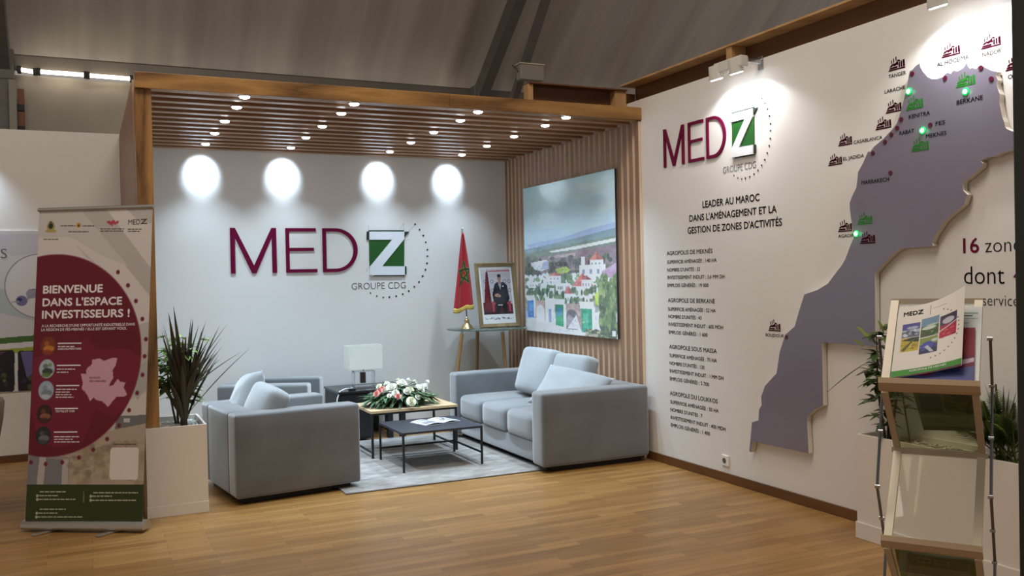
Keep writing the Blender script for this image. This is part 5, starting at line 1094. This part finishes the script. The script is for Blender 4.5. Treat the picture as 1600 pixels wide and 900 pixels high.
    k = Ink(.205, .20, 90, 90, (120, 18, 60)); k.poly([(0, .0), (.205, .0), (.205, .06), (.09, .03), (0, .045)], (84, 90, 150)); k.poly([(.0, .05), (.1, .04), (.205, .075), (.205, .09), (.1, .06), (0, .07)], (210, 190, 210)); k.ell(.14, .045, .03, .014, (50, 60, 110)); k.ell(.07, .03, .03, .008, (170, 30, 60)); k.rect(0, .1, .205, .2, (150, 12, 40))
    brochure('dark crimson brochure peeping out under the front brochure', k, Plane(P.xyz(.008, .0, .006), P.U, P.V), 1)
    k = Ink(.205, .275, 130, 175, (232, 226, 218)); ph = []
    def photo(x0, y0, x1, y1, sky, mid, low):
        k.rect(x0, y0, x1, y1, sky); k.rect(x0, y0, x1, y0+(y1-y0)*.55, mid); k.poly([(x0, y0), (x1, y0), (x1, y0+(y1-y0)*.3), (x0, y0+(y1-y0)*.42)], low)
        k.speck(x0+.004, y0+.003, x1-.004, y0+(y1-y0)*.5, [mid, low, tuple(min(255, c_+40) for c_ in mid), tuple(c_*.7 for c_ in low)], 14, .006, .004)
    photo(.018, .148, .073, .203, (70, 70, 150), (170, 180, 200), (90, 100, 120)); k.ell(.05, .185, .018, .006, (200, 205, 225), .8); k.rect(.044, .155, .047, .19, (150, 160, 180))
    photo(.018, .092, .073, .146, (190, 170, 60), (176, 156, 40), (200, 180, 50)); k.poly([(.018, .138), (.05, .146), (.073, .146), (.073, .125)], (50, 56, 40)); k.poly([(.02, .1), (.055, .138), (.06, .138), (.03, .094)], (90, 96, 40))
    photo(.076, .138, .129, .212, (110, 146, 176), (70, 100, 60), (60, 80, 44)); k.ell(.1, .172, .022, .007, (206, 214, 206)); k.ell(.11, .182, .018, .004, (180, 196, 190))
    photo(.076, .074, .129, .135, (130, 150, 70), (60, 64, 130), (40, 44, 90)); k.ell(.1, .105, .018, .014, (70, 76, 170)); k.poly([(.09, .1), (.1, .105), (.12, .076), (.11, .076)], (190, 196, 210)); k.ell(.12, .12, .01, .005, (206, 210, 220))
    photo(.132, .118, .184, .202, (60, 54, 80), (170, 40, 70), (180, 36, 56)); k.ell(.158, .178, .018, .012, (196, 190, 206)); k.poly([(.132, .14), (.184, .166), (.184, .17), (.132, .146)], (206, 190, 196))
    k.rect(0, .0, .205, .024, (58, 146, 40)); k.poly([(0, 0), (.205, 0), (.205, .006), (0, .002)], (90, 30, 50))
    for i in range(17):
        a = R(64-148*i/16); k.ell(.103+.088*math.cos(a), .145+.092*math.sin(a)-.0, .0020, .0022, (84, 60, 70))
    k.rect(.099, .224, .1015, .262, (60, 50, 58)); k.rect(.108, .244, .150, .2475, (186, 180, 180)); 
    curl = lambda u, v: .004 + .05*max(0, (u-.06)/.145)**2*(.25+.75*v/.275)
    Pf = Plane(P.xyz(.004, .002, .012), P.U, P.V)
    o, f = brochure('front brochure with logo, five photos and a green foot stripe, curling off the upper tray', k, Pf, 14, curl=curl, shear=.0, wide=.9)
    class F_:
        def xyz(s, u, v, q=0): return f(u, v)+P.N*q
    for bd, u0, u1, y, c_, m in (('MED', .018, .060, .236, .016, M_dark), ('Z', .061, .078, .236, .016, M_dark), ('AGROPOLE DE MEKNES', .052, .160, .0125, .0066, M_white)):
        mb = MB(); write(mb, F_(), bd, u0, u1, y, c_, n=.0012, bold=.02); mb.build('printed_word', m, o)
    k = Ink(.21, .297, 80, 110, (206, 214, 210)); k.rect(.0, .0, .21, .02, (70, 90, 80)); k.speck(.11, .15, .2, .28, [(110, 116, 84), (84, 92, 70), (140, 120, 96)], 40, .014, .016); k.rect(.02, .15, .09, .28, (124, 128, 140)); k.rect(.0, .135, .21, .142, (150, 170, 160))
    Pb = Plane(pt(-.10, D-.03, tops[1][1]+.01), w, (pt(0, .03, lips[0]+.02)-pt(0, D-.03, tops[1][1]+.012)).normalized())
    # middle tray: nothing but the clear sheet; lower tray: yellow green leaflets
    P2 = Plane(pt(-.10, D-.02+.012, tops[2][1]+.006), w, (pt(0, .02+.012, lips[1]-.02)-pt(0, D-.02+.012, tops[2][1]+.006)).normalized())
    k = Ink(.205, .27, 90, 110, (176, 184, 92)); k.rect(.02, .0, .19, .235, (214, 202, 190)); k.rect(.03, .195, .185, .262, (116, 140, 40)); k.rect(.055, .215, .09, .245, (200, 196, 186)); k.ell(.065, .23, .006, .008, (60, 40, 60)); k.ell(.08, .228, .008, .006, (40, 40, 44)); k.rect(.10, .215, .14, .24, (196, 190, 190)); k.ell(.12, .228, .014, .006, (120, 110, 140))
    for i in range(10): k.rect(.03, .02+.016*i, .18, .026+.016*i, (196, 182, 176))
    brochure('yellow green leaflet behind the clear panel under the lower tray', k, P2, 0)
    k = Ink(.20, .285, 60, 80, (150, 164, 150)); k.rect(.0, .0, .2, .03, (84, 104, 90)); k.rect(.1, .12, .19, .26, (112, 114, 84)); k.speck(.1, .12, .19, .26, [(90, 96, 60), (130, 120, 90), (80, 84, 70)], 40, .014, .014); k.rect(.02, .13, .09, .26, (110, 112, 120))
    P3 = Plane(pt(-.04, D-.02+.012, tops[1][1]+.07), w, (pt(0, .02+.012, lips[0]-.02)-pt(0, D-.02+.012, tops[1][1]+.006)).normalized())
    k2 = Ink(.16, .19, 60, 70, (150, 164, 152)); k2.rect(0, 0, .16, .022, (84, 104, 90)); k2.rect(.08, .09, .155, .185, (112, 114, 84)); k2.speck(.08, .09, .155, .185, [(90, 96, 60), (130, 120, 90), (80, 84, 70)], 40, .012, .012); k2.rect(.01, .09, .07, .18, (110, 112, 120))
    brochure('grey green leaflet seen through the smoked panel below the upper tray', k2, P3, 4)
stand()
# dark post at the right edge of the view
p = EYE + ray(1590, 450)*(3.3/F_PX)
e0 = EYE + ray(1583.6, 300)*(3.3/F_PX)
tag(MB().box((e0.x, e0.y-.22, 0), (e0.x+.16, e0.y, 3.4), .006).build('dark_post', mat('dark_green_post', (34, 38, 30), .45)), 'dark green upright post at the right picture edge', 'post')
